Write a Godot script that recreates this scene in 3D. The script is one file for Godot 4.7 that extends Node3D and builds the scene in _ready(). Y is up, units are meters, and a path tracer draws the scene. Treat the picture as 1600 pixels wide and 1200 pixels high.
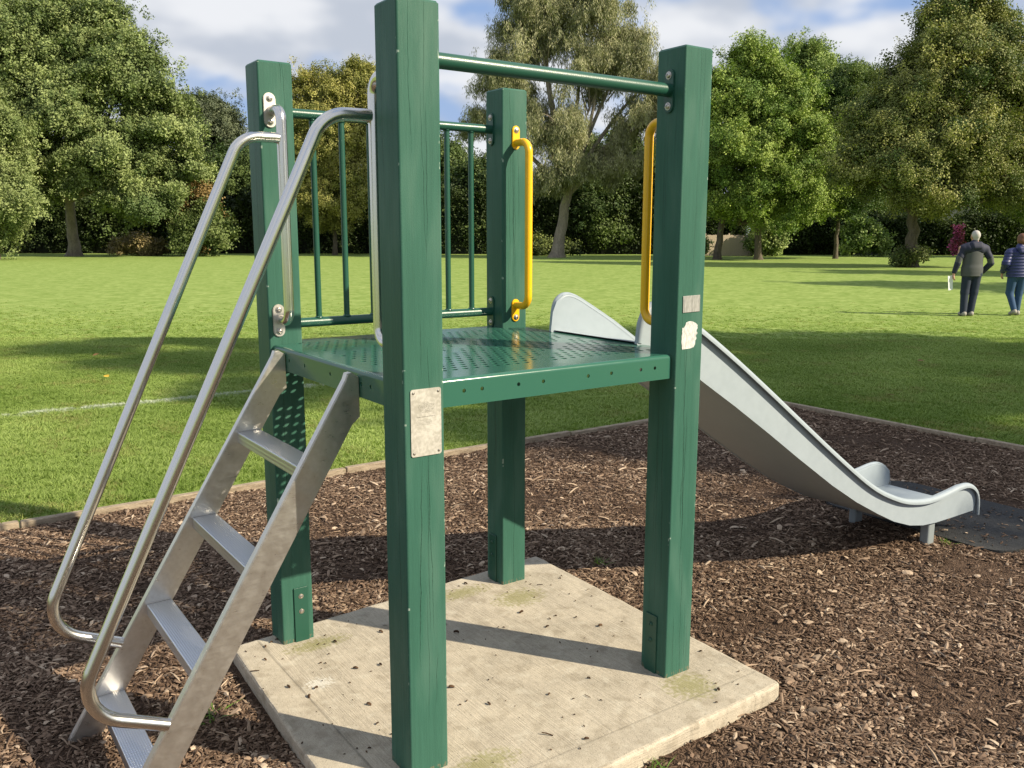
extends Node3D
# A timber play tower with slide and ladder in a park. Metres, y up; the top of the concrete slab is y = 0.
# x runs from the ladder side to the slide, z from the guard rail side to the open front.

const S := 0.115                    # post section
const W := 0.9375                   # post spacing in x
const D := 0.94                     # post spacing in z
const DECK := 1.068                 # top of the platform
const POST_H := 1.975
const EYE := Vector3(-0.9969, 1.437, 1.8893)
const YAW := -0.6107
const KERB_Z := -3.07
const KERB_X := 5.29

var AHEAD := Vector3(0, 0, -1).rotated(Vector3.UP, YAW)    # the park's own axes: along and across the field
var ACROSS := Vector3(1, 0, 0).rotated(Vector3.UP, YAW)
var M := {}
var taken := {}

# ------------------------------------------------------------------ mesh builder
class MB:
	var v := PackedVector3Array()
	var n := PackedVector3Array()
	var t := PackedVector2Array()
	func tri(a: Vector3, b: Vector3, c: Vector3, na: Vector3, nb: Vector3, nc: Vector3, ua := Vector2.ZERO, ub := Vector2.ZERO, uc := Vector2.ZERO) -> void:
		if (b - a).cross(c - a).dot(na + nb + nc) > 0.0:
			v.append(a); v.append(c); v.append(b)
			n.append(na); n.append(nc); n.append(nb)
			t.append(ua); t.append(uc); t.append(ub)
		else:
			v.append(a); v.append(b); v.append(c)
			n.append(na); n.append(nb); n.append(nc)
			t.append(ua); t.append(ub); t.append(uc)
	func face(a: Vector3, b: Vector3, c: Vector3, nn: Vector3) -> void:
		tri(a, b, c, nn, nn, nn, uvp(a, nn), uvp(b, nn), uvp(c, nn))
	func uvp(p: Vector3, nn: Vector3) -> Vector2:
		var k := nn.abs()
		if k.y >= k.x and k.y >= k.z: return Vector2(p.x, p.z)
		return Vector2(p.z, -p.y) if k.x >= k.z else Vector2(p.x, -p.y)
	func quad(a: Vector3, b: Vector3, c: Vector3, d: Vector3, nn: Vector3) -> void:
		face(a, b, c, nn); face(a, c, d, nn)
	func squad(a: Vector3, b: Vector3, c: Vector3, d: Vector3, na: Vector3, nb: Vector3, nc: Vector3, nd: Vector3, ua := Vector2.ZERO, ub := Vector2.ZERO, uc := Vector2.ZERO, ud := Vector2.ZERO) -> void:
		tri(a, b, c, na, nb, nc, ua, ub, uc); tri(a, c, d, na, nc, nd, ua, uc, ud)
	# a box with chamfered edges
	func cbox(xf: Transform3D, size: Vector3, ch: float) -> void:
		var h := size * 0.5
		var ax := [Vector3.RIGHT, Vector3.UP, Vector3.BACK]
		for k in 3:
			var u: Vector3 = ax[(k + 1) % 3]; var w: Vector3 = ax[(k + 2) % 3]; var m: Vector3 = ax[k]
			var hu := h[(k + 1) % 3]; var hw := h[(k + 2) % 3]; var hm := h[k]
			for s in [-1.0, 1.0]:
				var o: Vector3 = m * hm * s
				var iu: Vector3 = u * (hu - ch); var iw: Vector3 = w * (hw - ch)
				quad(xf * (o - iu - iw), xf * (o + iu - iw), xf * (o + iu + iw), xf * (o - iu + iw), (xf.basis * (m * s)).normalized())
			if ch > 0.0:   # the four edges that run along m
				for su in [-1.0, 1.0]:
					for sw in [-1.0, 1.0]:
						var a: Vector3 = u * su * hu + w * sw * (hw - ch)
						var b: Vector3 = u * su * (hu - ch) + w * sw * hw
						var mm: Vector3 = m * (hm - ch)
						var na: Vector3 = (xf.basis * (u * su)).normalized(); var nb: Vector3 = (xf.basis * (w * sw)).normalized()
						squad(xf * (a - mm), xf * (a + mm), xf * (b + mm), xf * (b - mm), na, na, nb, nb)
		if ch > 0.0:
			for sx in [-1.0, 1.0]:
				for sy in [-1.0, 1.0]:
					for sz in [-1.0, 1.0]:
						var a := Vector3(h.x * sx, (h.y - ch) * sy, (h.z - ch) * sz)
						var b := Vector3((h.x - ch) * sx, h.y * sy, (h.z - ch) * sz)
						var c := Vector3((h.x - ch) * sx, (h.y - ch) * sy, h.z * sz)
						tri(xf * a, xf * b, xf * c, (xf.basis * Vector3(sx, 0, 0)).normalized(), (xf.basis * Vector3(0, sy, 0)).normalized(), (xf.basis * Vector3(0, 0, sz)).normalized())
	func box(at: Vector3, size: Vector3, ch := 0.0) -> void:
		cbox(Transform3D(Basis.IDENTITY, at), size, ch)
	# a round tube along a path; radii may differ along it
	func tube(pts: Array, radii, seg := 14, cap := true) -> void:
		var cnt := pts.size()
		var rr := PackedFloat32Array()
		for i in cnt: rr.append(radii[i] if radii is Array or radii is PackedFloat32Array else radii)
		var dir: Vector3 = (pts[1] - pts[0]).normalized()
		var side := dir.cross(Vector3.UP if absf(dir.y) < 0.9 else Vector3.RIGHT).normalized()
		var rings := []
		var norms := []
		var along := 0.0
		var dist := []
		for i in cnt:
			var d2: Vector3 = (pts[mini(i + 1, cnt - 1)] - pts[maxi(i - 1, 0)]).normalized()
			side = (side - d2 * side.dot(d2)).normalized()
			var up := d2.cross(side)
			var ring := PackedVector3Array(); var nr := PackedVector3Array()
			for s in seg + 1:
				var a := TAU * s / seg
				var o := side * cos(a) + up * sin(a)
				ring.append(pts[i] + o * rr[i]); nr.append(o)
			rings.append(ring); norms.append(nr)
			if i > 0: along += (pts[i] - pts[i - 1]).length()
			dist.append(along)
		for i in cnt - 1:
			for s in seg:
				var u0 := float(s) / seg; var u1 := float(s + 1) / seg
				squad(rings[i][s], rings[i][s + 1], rings[i + 1][s + 1], rings[i + 1][s], norms[i][s], norms[i][s + 1], norms[i + 1][s + 1], norms[i + 1][s],
					Vector2(u0, dist[i]), Vector2(u1, dist[i]), Vector2(u1, dist[i + 1]), Vector2(u0, dist[i + 1]))
		if cap:
			for e in [0, cnt - 1]:
				var nn: Vector3 = (pts[0] - pts[1]).normalized() if e == 0 else (pts[cnt - 1] - pts[cnt - 2]).normalized()
				for s in seg: face(pts[e], rings[e][s], rings[e][s + 1], nn)
	# an outline in (x, y) given depth along z, both ends closed
	func prism(poly: PackedVector2Array, z0: float, z1: float, xf := Transform3D.IDENTITY) -> void:
		var idx := Geometry2D.triangulate_polygon(poly)
		for k in range(0, idx.size(), 3):
			for e in [[z0, -1.0], [z1, 1.0]]:
				var p := []
				for j in 3: p.append(xf * Vector3(poly[idx[k + j]].x, poly[idx[k + j]].y, e[0]))
				face(p[0], p[1], p[2], (xf.basis * Vector3(0, 0, e[1] * signf(z1 - z0))).normalized())
		var cw := Geometry2D.is_polygon_clockwise(poly)
		for i in poly.size():
			var a := poly[i]; var b := poly[(i + 1) % poly.size()]
			var dd := (b - a).normalized()
			var nn := Vector2(dd.y, -dd.x) * (-1.0 if cw else 1.0)
			quad(xf * Vector3(a.x, a.y, z0), xf * Vector3(b.x, b.y, z0), xf * Vector3(b.x, b.y, z1), xf * Vector3(a.x, a.y, z1), (xf.basis * Vector3(nn.x, nn.y, 0)).normalized())
	# turned shape: profile of (radius, height) about the y axis of xf
	func lathe(prof: Array, xf: Transform3D, seg := 14) -> void:
		for i in prof.size() - 1:
			var a: Vector2 = prof[i]; var b: Vector2 = prof[i + 1]
			var dd := (b - a).normalized()
			var nr := Vector2(dd.y, -dd.x)
			for s in seg:
				var p := []; var q := []
				for k in 2:
					var an := TAU * (s + k) / seg
					p.append(Vector3(cos(an), 0, sin(an)))
				var n0: Vector3 = (xf.basis * (p[0] * nr.x + Vector3(0, nr.y, 0))).normalized()
				var n1: Vector3 = (xf.basis * (p[1] * nr.x + Vector3(0, nr.y, 0))).normalized()
				squad(xf * (p[0] * a.x + Vector3(0, a.y, 0)), xf * (p[1] * a.x + Vector3(0, a.y, 0)), xf * (p[1] * b.x + Vector3(0, b.y, 0)), xf * (p[0] * b.x + Vector3(0, b.y, 0)), n0, n1, n1, n0)
	# a flat cell [u0,u1]x[w0,w1] with a round hole; xf takes (u, 0, w) to its place, th is the sheet's thickness
	func holed(u0: float, u1: float, w0: float, w1: float, hu: float, hw: float, r: float, xf: Transform3D, th: float, seg := 12) -> void:
		var ang := []
		for s in seg: ang.append(TAU * s / seg)
		for c in [Vector2(u0, w0), Vector2(u1, w0), Vector2(u1, w1), Vector2(u0, w1)]: ang.append(fposmod((c - Vector2(hu, hw)).angle(), TAU))
		ang.sort()
		var up := (xf.basis * Vector3.UP).normalized()
		for i in ang.size():
			var a0: float = ang[i]; var a1: float = ang[(i + 1) % ang.size()]
			var q := []
			for a in [a0, a1]:
				var d := Vector2(cos(a), sin(a))
				var k := 1e9
				if absf(d.x) > 1e-6: k = minf(k, ((u1 if d.x > 0 else u0) - hu) / d.x)
				if absf(d.y) > 1e-6: k = minf(k, ((w1 if d.y > 0 else w0) - hw) / d.y)
				q.append([Vector3(hu + d.x * r, 0, hw + d.y * r), Vector3(hu + d.x * k, 0, hw + d.y * k), Vector3(-d.x, 0, -d.y)])
			if (q[0][0] - q[1][0]).length() < 1e-6: continue
			var dn := Vector3(0, -th, 0)
			quad(xf * q[0][0], xf * q[1][0], xf * q[1][1], xf * q[0][1], up)
			quad(xf * (q[0][0] + dn), xf * (q[1][0] + dn), xf * (q[1][1] + dn), xf * (q[0][1] + dn), -up)
			squad(xf * q[0][0], xf * q[1][0], xf * (q[1][0] + dn), xf * (q[0][0] + dn), xf.basis * q[0][2], xf.basis * q[1][2], xf.basis * q[1][2], xf.basis * q[0][2])
	func sheet(u0: float, u1: float, w0: float, w1: float, xf: Transform3D, th: float) -> void:
		if u1 - u0 < 1e-5 or w1 - w0 < 1e-5: return
		var up := (xf.basis * Vector3.UP).normalized()
		quad(xf * Vector3(u0, 0, w0), xf * Vector3(u1, 0, w0), xf * Vector3(u1, 0, w1), xf * Vector3(u0, 0, w1), up)
		quad(xf * Vector3(u0, -th, w0), xf * Vector3(u1, -th, w0), xf * Vector3(u1, -th, w1), xf * Vector3(u0, -th, w1), -up)
	func done() -> ArrayMesh:
		var arr := []
		arr.resize(Mesh.ARRAY_MAX)
		arr[Mesh.ARRAY_VERTEX] = v; arr[Mesh.ARRAY_NORMAL] = n; arr[Mesh.ARRAY_TEX_UV] = t
		var m := ArrayMesh.new()
		m.add_surface_from_arrays(Mesh.PRIMITIVE_TRIANGLES, arr)
		return m

# a path with rounded corners
func bend(p: Array, r: float, steps := 7) -> Array:
	var out := [p[0]]
	for i in range(1, p.size() - 1):
		var a: Vector3 = (p[i - 1] - p[i]); var b: Vector3 = (p[i + 1] - p[i])
		var ang := a.angle_to(b)
		if ang > 3.1:
			out.append(p[i]); continue
		var cut := minf(r / tan(ang * 0.5), minf(a.length(), b.length()) * 0.49)
		var rad := cut * tan(ang * 0.5)
		var an := a.normalized(); var bn := b.normalized()
		var c: Vector3 = p[i] + (an + bn).normalized() * (rad / sin(ang * 0.5))
		var s: Vector3 = p[i] + an * cut - c
		var e: Vector3 = p[i] + bn * cut - c
		for k in steps + 1: out.append(c + s.slerp(e, float(k) / steps))
	out.append(p[-1])
	return out

# ------------------------------------------------------------------ naming
func numbered(called: String) -> String:
	taken[called] = taken.get(called, -1) + 1
	return called if taken[called] == 0 else "%s_%03d" % [called, taken[called]]

func tag(o: Node, label := "", category := "", group := "", kind := "") -> Node:
	if label: o.set_meta("label", label)
	if category: o.set_meta("category", category)
	if group: o.set_meta("group", group)
	if kind: o.set_meta("kind", kind)
	return o

func thing(called: String, label: String, category: String, at := Vector3.ZERO, group := "", kind := "") -> Node3D:
	var o := Node3D.new()
	o.name = numbered(called)
	add_child(o)
	o.position = at
	return tag(o, label, category, group, kind)

func obj(called: String, mesh: Mesh, mat: Material, parent: Node = null) -> MeshInstance3D:
	var o := MeshInstance3D.new()
	o.mesh = mesh
	o.material_override = mat
	o.name = called if parent else numbered(called)
	(parent if parent else self).add_child(o, true)
	return o

func part(called: String, parent: Node) -> Node3D:
	var o := Node3D.new()
	o.name = called
	parent.add_child(o, true)
	return o

func many(called: String, mesh: Mesh, mat: Material, parent: Node, places: Array, tints: PackedColorArray) -> MultiMeshInstance3D:
	var mm := MultiMesh.new()
	mm.transform_format = MultiMesh.TRANSFORM_3D
	mm.use_colors = true
	mm.mesh = mesh
	mm.instance_count = places.size()
	for i in places.size():
		mm.set_instance_transform(i, places[i])
		mm.set_instance_color(i, tints[i])
	var o := MultiMeshInstance3D.new()
	o.multimesh = mm
	o.material_override = mat
	o.name = called if parent != self else numbered(called)
	if parent != self: o.set_meta("kind", "stuff")
	parent.add_child(o, true)
	return o

func rng_of(k: int) -> RandomNumberGenerator:
	var r := RandomNumberGenerator.new()
	r.seed = k
	return r

func lin(r: float, g: float, b: float) -> Color:
	return Color(r, g, b).linear_to_srgb()

func park(r: float, f: float) -> Vector3:            # metres across and along the field, from where the path meets the play area
	var p := Vector3(EYE.x, 0, EYE.z) + ACROSS * r + AHEAD * f
	p.y = ground_y(p.x, p.z)
	return p

var roll := FastNoiseLite.new()
func ground_y(x: float, z: float) -> float:          # the lawn falls gently away from the play area
	var f := (Vector3(x, 0, z) - Vector3(EYE.x, 0, EYE.z)).dot(AHEAD)
	return -0.03 - 0.19 * smoothstep(6.5, 19.0, f) + 0.012 * roll.get_noise_2d(x * 30.0, z * 30.0)

func mulch_y(x: float, z: float) -> float:
	var y := -0.052 + 0.014 * roll.get_noise_2d(x * 90.0, z * 90.0) + 0.006 * roll.get_noise_2d(x * 320.0 + 50.0, z * 320.0)
	y -= 0.03 * exp(-(pow(x + 0.62, 2) + pow(z + 0.5, 2)) / 0.12)      # worn hollow at the foot of the ladder
	return y
# ------------------------------------------------------------------ materials
func mat(c: Color, rough: float, metal := 0.0) -> StandardMaterial3D:
	var m := StandardMaterial3D.new()
	m.albedo_color = c
	m.roughness = rough
	m.metallic = metal
	return m

func noise(freq: float, seed_: int, oct := 4, kind := FastNoiseLite.TYPE_SIMPLEX_SMOOTH) -> FastNoiseLite:
	var n := FastNoiseLite.new()
	n.noise_type = kind
	n.frequency = freq
	n.seed = seed_
	n.fractal_type = FastNoiseLite.FRACTAL_FBM
	n.fractal_octaves = oct
	return n

func tex(im: Image) -> ImageTexture:
	im.generate_mipmaps()
	return ImageTexture.create_from_image(im)

# a tiling picture from two noises, mixing colours a..b (linear values)
func mottle(size: int, f1: float, f2: float, seed_: int, a: Color, b: Color, contrast := 1.0) -> ImageTexture:
	var n1 := noise(f1, seed_, 5).get_seamless_image(size, size)
	var n2 := noise(f2, seed_ + 7, 3).get_seamless_image(size, size)
	n1.convert(Image.FORMAT_L8); n2.convert(Image.FORMAT_L8)
	var d1 := n1.get_data(); var d2 := n2.get_data()
	var out := PackedByteArray()
	out.resize(size * size * 3)
	for i in size * size:
		var k := clampf(0.5 + ((d1[i] + d2[i]) / 510.0 - 0.5) * contrast, 0.0, 1.0)
		var c := a.lerp(b, k).linear_to_srgb()
		out[i * 3] = int(c.r * 255); out[i * 3 + 1] = int(c.g * 255); out[i * 3 + 2] = int(c.b * 255)
	return tex(Image.create_from_data(size, size, false, Image.FORMAT_RGB8, out))

func relief(size: int, f: float, seed_: int, oct := 5) -> ImageTexture:
	var n := noise(f, seed_, oct).get_seamless_image(size, size)
	n.convert(Image.FORMAT_L8)
	return tex(n)

# painted timber: grain, seasoning cracks and small chips of paint; four faces side by side
func timber_paint() -> StandardMaterial3D:
	var w := 1024; var h := 2048
	var g := noise(0.012, 31, 4); var fine := noise(0.35, 32, 2); var weave := noise(0.5, 34, 1); var big := noise(0.004, 33, 3)
	var img := Image.create(w, h, false, Image.FORMAT_RGB8)
	var hei := Image.create(w, h, false, Image.FORMAT_L8)
	var hb := PackedByteArray(); hb.resize(w * h)
	var cb := PackedByteArray(); cb.resize(w * h * 3)
	var depth := PackedFloat32Array(); depth.resize(w * h)
	var rng := rng_of(77)
	for crack in 64:                                   # cracks follow the grain; each wanders a little and tapers
		var fc := crack % 4
		var x := fc * 256.0 + rng.randf_range(40, 216)
		if crack < 12: x = fc * 256.0 + rng.randf_range(100, 160)
		var y := rng.randf_range(-100, h)
		var len_ := rng.randf_range(120, 420) if crack >= 12 else rng.randf_range(500, 1200)
		var wid := rng.randf_range(0.7, 1.5) if crack >= 12 else rng.randf_range(1.8, 3.0)
		var drift := rng.randf_range(-0.04, 0.04)
		var ph := rng.randf() * 100.0
		for k in int(len_):
			var yy := int(y) + k
			if yy < 0 or yy >= h: continue
			x += drift + g.get_noise_2d(ph + k * 1.5, crack * 40.0) * 0.45
			var th := wid * sqrt(sin(PI * (k + 0.5) / len_)) * (0.7 + 0.5 * fine.get_noise_2d(k * 0.3, crack * 9.0))
			for xx in range(int(x - 3), int(x + 4)):
				var e := clampf(th - absf(xx - x) + 0.5, 0.0, 1.0)
				if e > 0.0 and xx >= fc * 256 + 6 and xx < fc * 256 + 250: depth[yy * w + xx] = maxf(depth[yy * w + xx], e)
	for y in h:
		for x in w:
			var i := y * w + x
			var gr := g.get_noise_2d(x * 3.0, y * 0.12)
			var fi := fine.get_noise_2d(x * 0.9, y * 0.05)
			var wv := weave.get_noise_2d(x * 0.25, y * 0.8)
			var bg := big.get_noise_2d(x, y * 0.5)
			var k := 1.0 + 0.10 * gr + 0.07 * fi + 0.05 * wv + 0.10 * bg
			var c := Vector3(0.038, 0.112, 0.082) * k
			var faded := clampf(bg * 1.4 + 0.2 * wv, 0.0, 1.0)
			c = c.lerp(Vector3(0.078, 0.155, 0.12), faded * 0.6)
			var e := x % 256
			var edge := minf(e, 255 - e)
			var chip := fine.get_noise_2d(x * 0.22 + 400.0, y * 0.09)
			if edge < 5 and chip > 0.50 and big.get_noise_2d(x * 0.1 + 70.0, y * 2.0) > 0.12: c = Vector3(0.26, 0.33, 0.28)
			var foot := noise_hit(fine, x, y)
			if y > 2018 and foot > 0.30 - (y - 2018) * 0.012: c = c.lerp(Vector3(0.20, 0.15, 0.09), 0.45)
			var d := depth[i]
			c = c.lerp(Vector3(0.012, 0.03, 0.022), d * 0.9)
			var col := Color(c.x, c.y, c.z).linear_to_srgb()
			cb[i * 3] = int(col.r * 255); cb[i * 3 + 1] = int(col.g * 255); cb[i * 3 + 2] = int(col.b * 255)
			hb[i] = int(clampf(150 + 22 * gr + 34 * fi + 26 * wv - 130 * d, 0, 255))
	img = Image.create_from_data(w, h, false, Image.FORMAT_RGB8, cb)
	hei = Image.create_from_data(w, h, false, Image.FORMAT_L8, hb)
	var m := mat(Color.WHITE, 0.42)
	m.albedo_texture = tex(img)
	m.heightmap_enabled = true
	m.heightmap_texture = tex(hei)
	m.heightmap_scale = 0.12
	m.metallic_specular = 0.28
	return m

func noise_hit(n: FastNoiseLite, x: int, y: int) -> float:
	return n.get_noise_2d(x * 0.12 + 90.0, y * 0.12)

func concrete() -> StandardMaterial3D:
	var s := 1024                                       # one picture over the whole slab: u,v = (x + .3, z + 1.25) / 1.65
	var a := noise(0.006, 41, 5); var b := noise(0.06, 42, 3); var f := noise(0.4, 43, 2); var st := noise(0.015, 44, 4); var ln := noise(0.22, 45, 2)
	var cb := PackedByteArray(); cb.resize(s * s * 3)
	var hb := PackedByteArray(); hb.resize(s * s)
	for y in s:
		for x in s:
			var i := y * s + x
			var wx := x / 1024.0 * 1.65 - 0.3; var wz := y / 1024.0 * 1.65 - 1.25
			var broom := ln.get_noise_2d(x * 2.4 + 6.0 * a.get_noise_2d(x * 0.6, y * 0.6), y * 0.035)
			var rim := wx < -0.065 or wz > 0.135
			if rim: broom *= 0.25
			var fi := f.get_noise_2d(x, y)
			var k := 1.0 + 0.22 * a.get_noise_2d(x, y) + 0.10 * b.get_noise_2d(x, y) + 0.34 * fi + 0.26 * broom
			var c := Vector3(0.415, 0.368, 0.292) * k
			var stain := clampf(st.get_noise_2d(x, y) * 2.2 - 0.25, 0.0, 1.0)
			c = c.lerp(Vector3(0.20, 0.165, 0.115), stain * 0.38)
			var pale := clampf(st.get_noise_2d(x * 1.3 + 700, y * 1.3) * 2.4 - 0.5, 0.0, 1.0)
			c = c.lerp(Vector3(0.56, 0.52, 0.43), pale * 0.4)
			# moss on the slab round the feet of the posts, in grains
			for q in [[0.97, 0.075, 0.10, 0.10], [0.92, -0.80, 0.13, 0.09], [0.75, -0.97, 0.16, 0.06], [0.1, -0.88, 0.14, 0.05], [0.2, 0.05, 0.12, 0.06]]:
				var e := 1.0 - Vector2((wx - q[0]) / q[2], (wz - q[1]) / q[3]).length()
				var mo := clampf(e * 1.6 + 1.1 * b.get_noise_2d(x * 1.4, y * 1.4) + 0.35 * fi, 0.0, 1.0)
				if e > 0.0: c = c.lerp(Vector3(0.205, 0.20, 0.06), mo * 0.62)
			var white := 1.0 - Vector2((wx + 0.0) / 0.05, (wz + 0.62) / 0.04).length() + 0.8 * b.get_noise_2d(x * 2.0, y * 2.0)
			c = c.lerp(Vector3(0.66, 0.65, 0.6), clampf(white, 0.0, 0.55))
			var seam := exp(-pow((wx + 0.065) / 0.0035, 2)) + exp(-pow((wz - 0.135) / 0.0035, 2)) * 0.6
			c *= 1.0 - 0.35 * clampf(seam, 0.0, 1.0)
			var pit := clampf((b.get_noise_2d(x * 2.6 + 90, y * 2.6) - 0.42) * 6.0, 0.0, 1.0)
			c *= 1.0 - 0.3 * pit
			var col := Color(clampf(c.x, 0, 1), clampf(c.y, 0, 1), clampf(c.z, 0, 1)).linear_to_srgb()
			cb[i * 3] = int(col.r * 255); cb[i * 3 + 1] = int(col.g * 255); cb[i * 3 + 2] = int(col.b * 255)
			hb[i] = int(clampf(150 + 75 * broom + 22 * fi + 18 * b.get_noise_2d(x, y) - 80 * seam - 60 * pit, 0, 255))
	var m := mat(Color.WHITE, 0.92)
	m.albedo_texture = tex(Image.create_from_data(s, s, false, Image.FORMAT_RGB8, cb))
	m.heightmap_enabled = true
	m.heightmap_texture = tex(Image.create_from_data(s, s, false, Image.FORMAT_L8, hb))
	m.heightmap_scale = 0.25
	m.metallic_specular = 0.3
	return m

func scratch_rough(seed_: int, lo: float, hi: float, along_v := true) -> ImageTexture:
	var s := 512
	var n := noise(0.02, seed_, 4); var f := noise(0.3, seed_ + 1, 2)
	var hb := PackedByteArray(); hb.resize(s * s)
	for y in s:
		for x in s:
			var k := 0.5 + 0.45 * n.get_noise_2d(x, y) + 0.35 * (f.get_noise_2d(x, y * 0.04) if along_v else f.get_noise_2d(x * 0.04, y))
			hb[y * s + x] = int(clampf(lerpf(lo, hi, clampf(k, 0, 1)), 0, 1) * 255)
	return tex(Image.create_from_data(s, s, false, Image.FORMAT_L8, hb))

func make_materials() -> void:
	roll.frequency = 0.01
	roll.seed = 5
	M.timber = timber_paint()
	M.slab = concrete()
	# powder coated steel
	M.green = mat(lin(0.014, 0.074, 0.050), 0.34)
	M.green.heightmap_enabled = true
	M.green.heightmap_texture = relief(256, 0.12, 61, 2)
	M.green.heightmap_scale = 0.02
	M.green.uv1_triplanar = true
	M.green.uv1_scale = Vector3(8, 8, 8)
	M.deck = mat(lin(0.032, 0.118, 0.084), 0.24)
	M.deck.roughness_texture = scratch_rough(62, 0.7, 1.0)
	M.deck.roughness = 0.20
	M.deck.uv1_triplanar = true
	M.deck.uv1_scale = Vector3(1.3, 1.3, 1.3)
	M.yellow = mat(lin(0.86, 0.47, 0.010), 0.28)
	# stainless steel, brushed
	M.steel = mat(lin(0.70, 0.68, 0.645), 0.23, 1.0)
	M.plate_steel = mat(lin(0.74, 0.715, 0.675), 0.42, 0.92)
	M.plate_steel.albedo_texture = mottle(512, 0.012, 0.05, 65, Color(0.88, 0.87, 0.85), Color(1, 1, 1), 2.0)
	M.plate_steel.roughness_texture = scratch_rough(66, 0.6, 1.0, false)
	M.plate_steel.uv1_triplanar = true
	M.plate_steel.uv1_scale = Vector3(2.2, 2.2, 2.2)
	M.tread = mat(lin(0.66, 0.67, 0.69), 0.36, 1.0)
	var ribs := Image.create(32, 32, false, Image.FORMAT_L8)
	for y in 32:
		for x in 32: ribs.set_pixel(x, y, Color.from_hsv(0, 0, 0.5 + 0.25 * sin(TAU * x / 8.0) + 0.25 * sin(TAU * y / 16.0)))
	M.tread.heightmap_enabled = true
	M.tread.heightmap_texture = tex(ribs)
	M.tread.heightmap_scale = 0.08
	M.tread.uv1_triplanar = true
	M.tread.uv1_scale = Vector3(40, 40, 40)
	M.bolt = mat(lin(0.50, 0.47, 0.43), 0.35, 1.0)
	M.cast = mat(lin(0.50, 0.475, 0.44), 0.5, 1.0)
	# the slide
	M.slide = mat(lin(0.330, 0.382, 0.422), 0.34)
	M.slide.albedo_texture = mottle(512, 0.008, 0.04, 67, Color(0.92, 0.925, 0.93), Color(1, 1, 1), 2.0)
	M.slide.uv1_triplanar = true
	M.slide.uv1_scale = Vector3(0.9, 0.9, 0.9)
	M.slide_leg = mat(lin(0.22, 0.25, 0.26), 0.5)
	# ground
	M.mulch = mat(Color.WHITE, 0.95)
	M.mulch.albedo_texture = mottle(1024, 0.05, 0.3, 71, Color(0.038, 0.025, 0.018), Color(0.150, 0.100, 0.070), 1.7)
	M.mulch.uv1_triplanar = true
	M.mulch.uv1_world_triplanar = true
	M.mulch.uv1_scale = Vector3(0.9, 0.9, 0.9)
	M.mulch.heightmap_enabled = true
	M.mulch.heightmap_texture = relief(1024, 0.12, 72, 4)
	M.mulch.heightmap_scale = 1.2
	M.mulch.metallic_specular = 0.2
	M.lawn = mat(Color.WHITE, 0.9)
	M.lawn.albedo_texture = mottle(1024, 0.02, 0.25, 73, Color(0.175, 0.240, 0.056), Color(0.325, 0.405, 0.138), 1.7)
	M.lawn.uv1_triplanar = true
	M.lawn.uv1_world_triplanar = true
	M.lawn.uv1_scale = Vector3(0.21, 0.21, 0.21)
	M.lawn.detail_enabled = true
	M.lawn.detail_albedo = mottle(512, 0.01, 0.03, 74, Color(0.70, 0.78, 0.62), Color(1, 1, 1), 2.6)
	M.lawn.detail_blend_mode = BaseMaterial3D.BLEND_MODE_MUL
	M.lawn.uv2_triplanar = true
	M.lawn.uv2_world_triplanar = true
	M.lawn.uv2_scale = Vector3(0.037, 0.037, 0.037)
	M.lawn.metallic_specular = 0.15
	M.leafy = mat(Color.WHITE, 0.55)               # anything leafy: the copies carry the colour
	M.leafy.vertex_color_use_as_albedo = true
	M.leafy.backlight_enabled = true
	M.leafy.backlight = Color(0.55, 0.6, 0.3)
	M.leafy.metallic_specular = 0.35
	M.blade = mat(Color.WHITE, 0.6)
	M.blade.vertex_color_use_as_albedo = true
	M.blade.backlight_enabled = true
	M.blade.backlight = Color(0.6, 0.7, 0.2)
	M.blade.metallic_specular = 0.3
	M.chip = mat(Color.WHITE, 0.85)
	M.chip.vertex_color_use_as_albedo = true
	M.chip.metallic_specular = 0.2
	M.bark = mat(Color.WHITE, 0.95)
	M.bark.albedo_texture = mottle(256, 0.03, 0.2, 75, Color(0.06, 0.05, 0.038), Color(0.19, 0.155, 0.115), 1.8)
	M.bark.uv1_triplanar = true
	M.bark.uv1_scale = Vector3(0.9, 0.25, 0.9)
	M.bark.heightmap_enabled = true
	M.bark.heightmap_texture = relief(256, 0.06, 76, 3)
	M.bark.heightmap_scale = 4.0
	M.pale_bark = mat(Color.WHITE, 0.85)
	M.pale_bark.albedo_texture = mottle(256, 0.02, 0.1, 77, Color(0.15, 0.125, 0.10), Color(0.36, 0.31, 0.25), 1.8)
	M.pale_bark.uv1_triplanar = true
	M.pale_bark.uv1_scale = Vector3(0.7, 0.2, 0.7)
	M.board = mat(Color.WHITE, 0.88)
	M.board.albedo_texture = mottle(512, 0.02, 0.15, 78, Color(0.16, 0.12, 0.08), Color(0.40, 0.33, 0.24), 1.7)
	M.board.uv1_triplanar = true
	M.board.uv1_scale = Vector3(0.7, 3.0, 3.0)
	M.rubber = mat(Color.WHITE, 0.85)
	M.rubber.albedo_texture = mottle(256, 0.06, 0.3, 79, Color(0.010, 0.011, 0.012), Color(0.035, 0.036, 0.037), 1.6)
	M.rubber.uv1_triplanar = true
	M.rubber.uv1_scale = Vector3(2, 2, 2)
	M.rubber.heightmap_enabled = true
	M.rubber.heightmap_texture = relief(256, 0.2, 80, 3)
	M.rubber.heightmap_scale = 0.3
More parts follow.
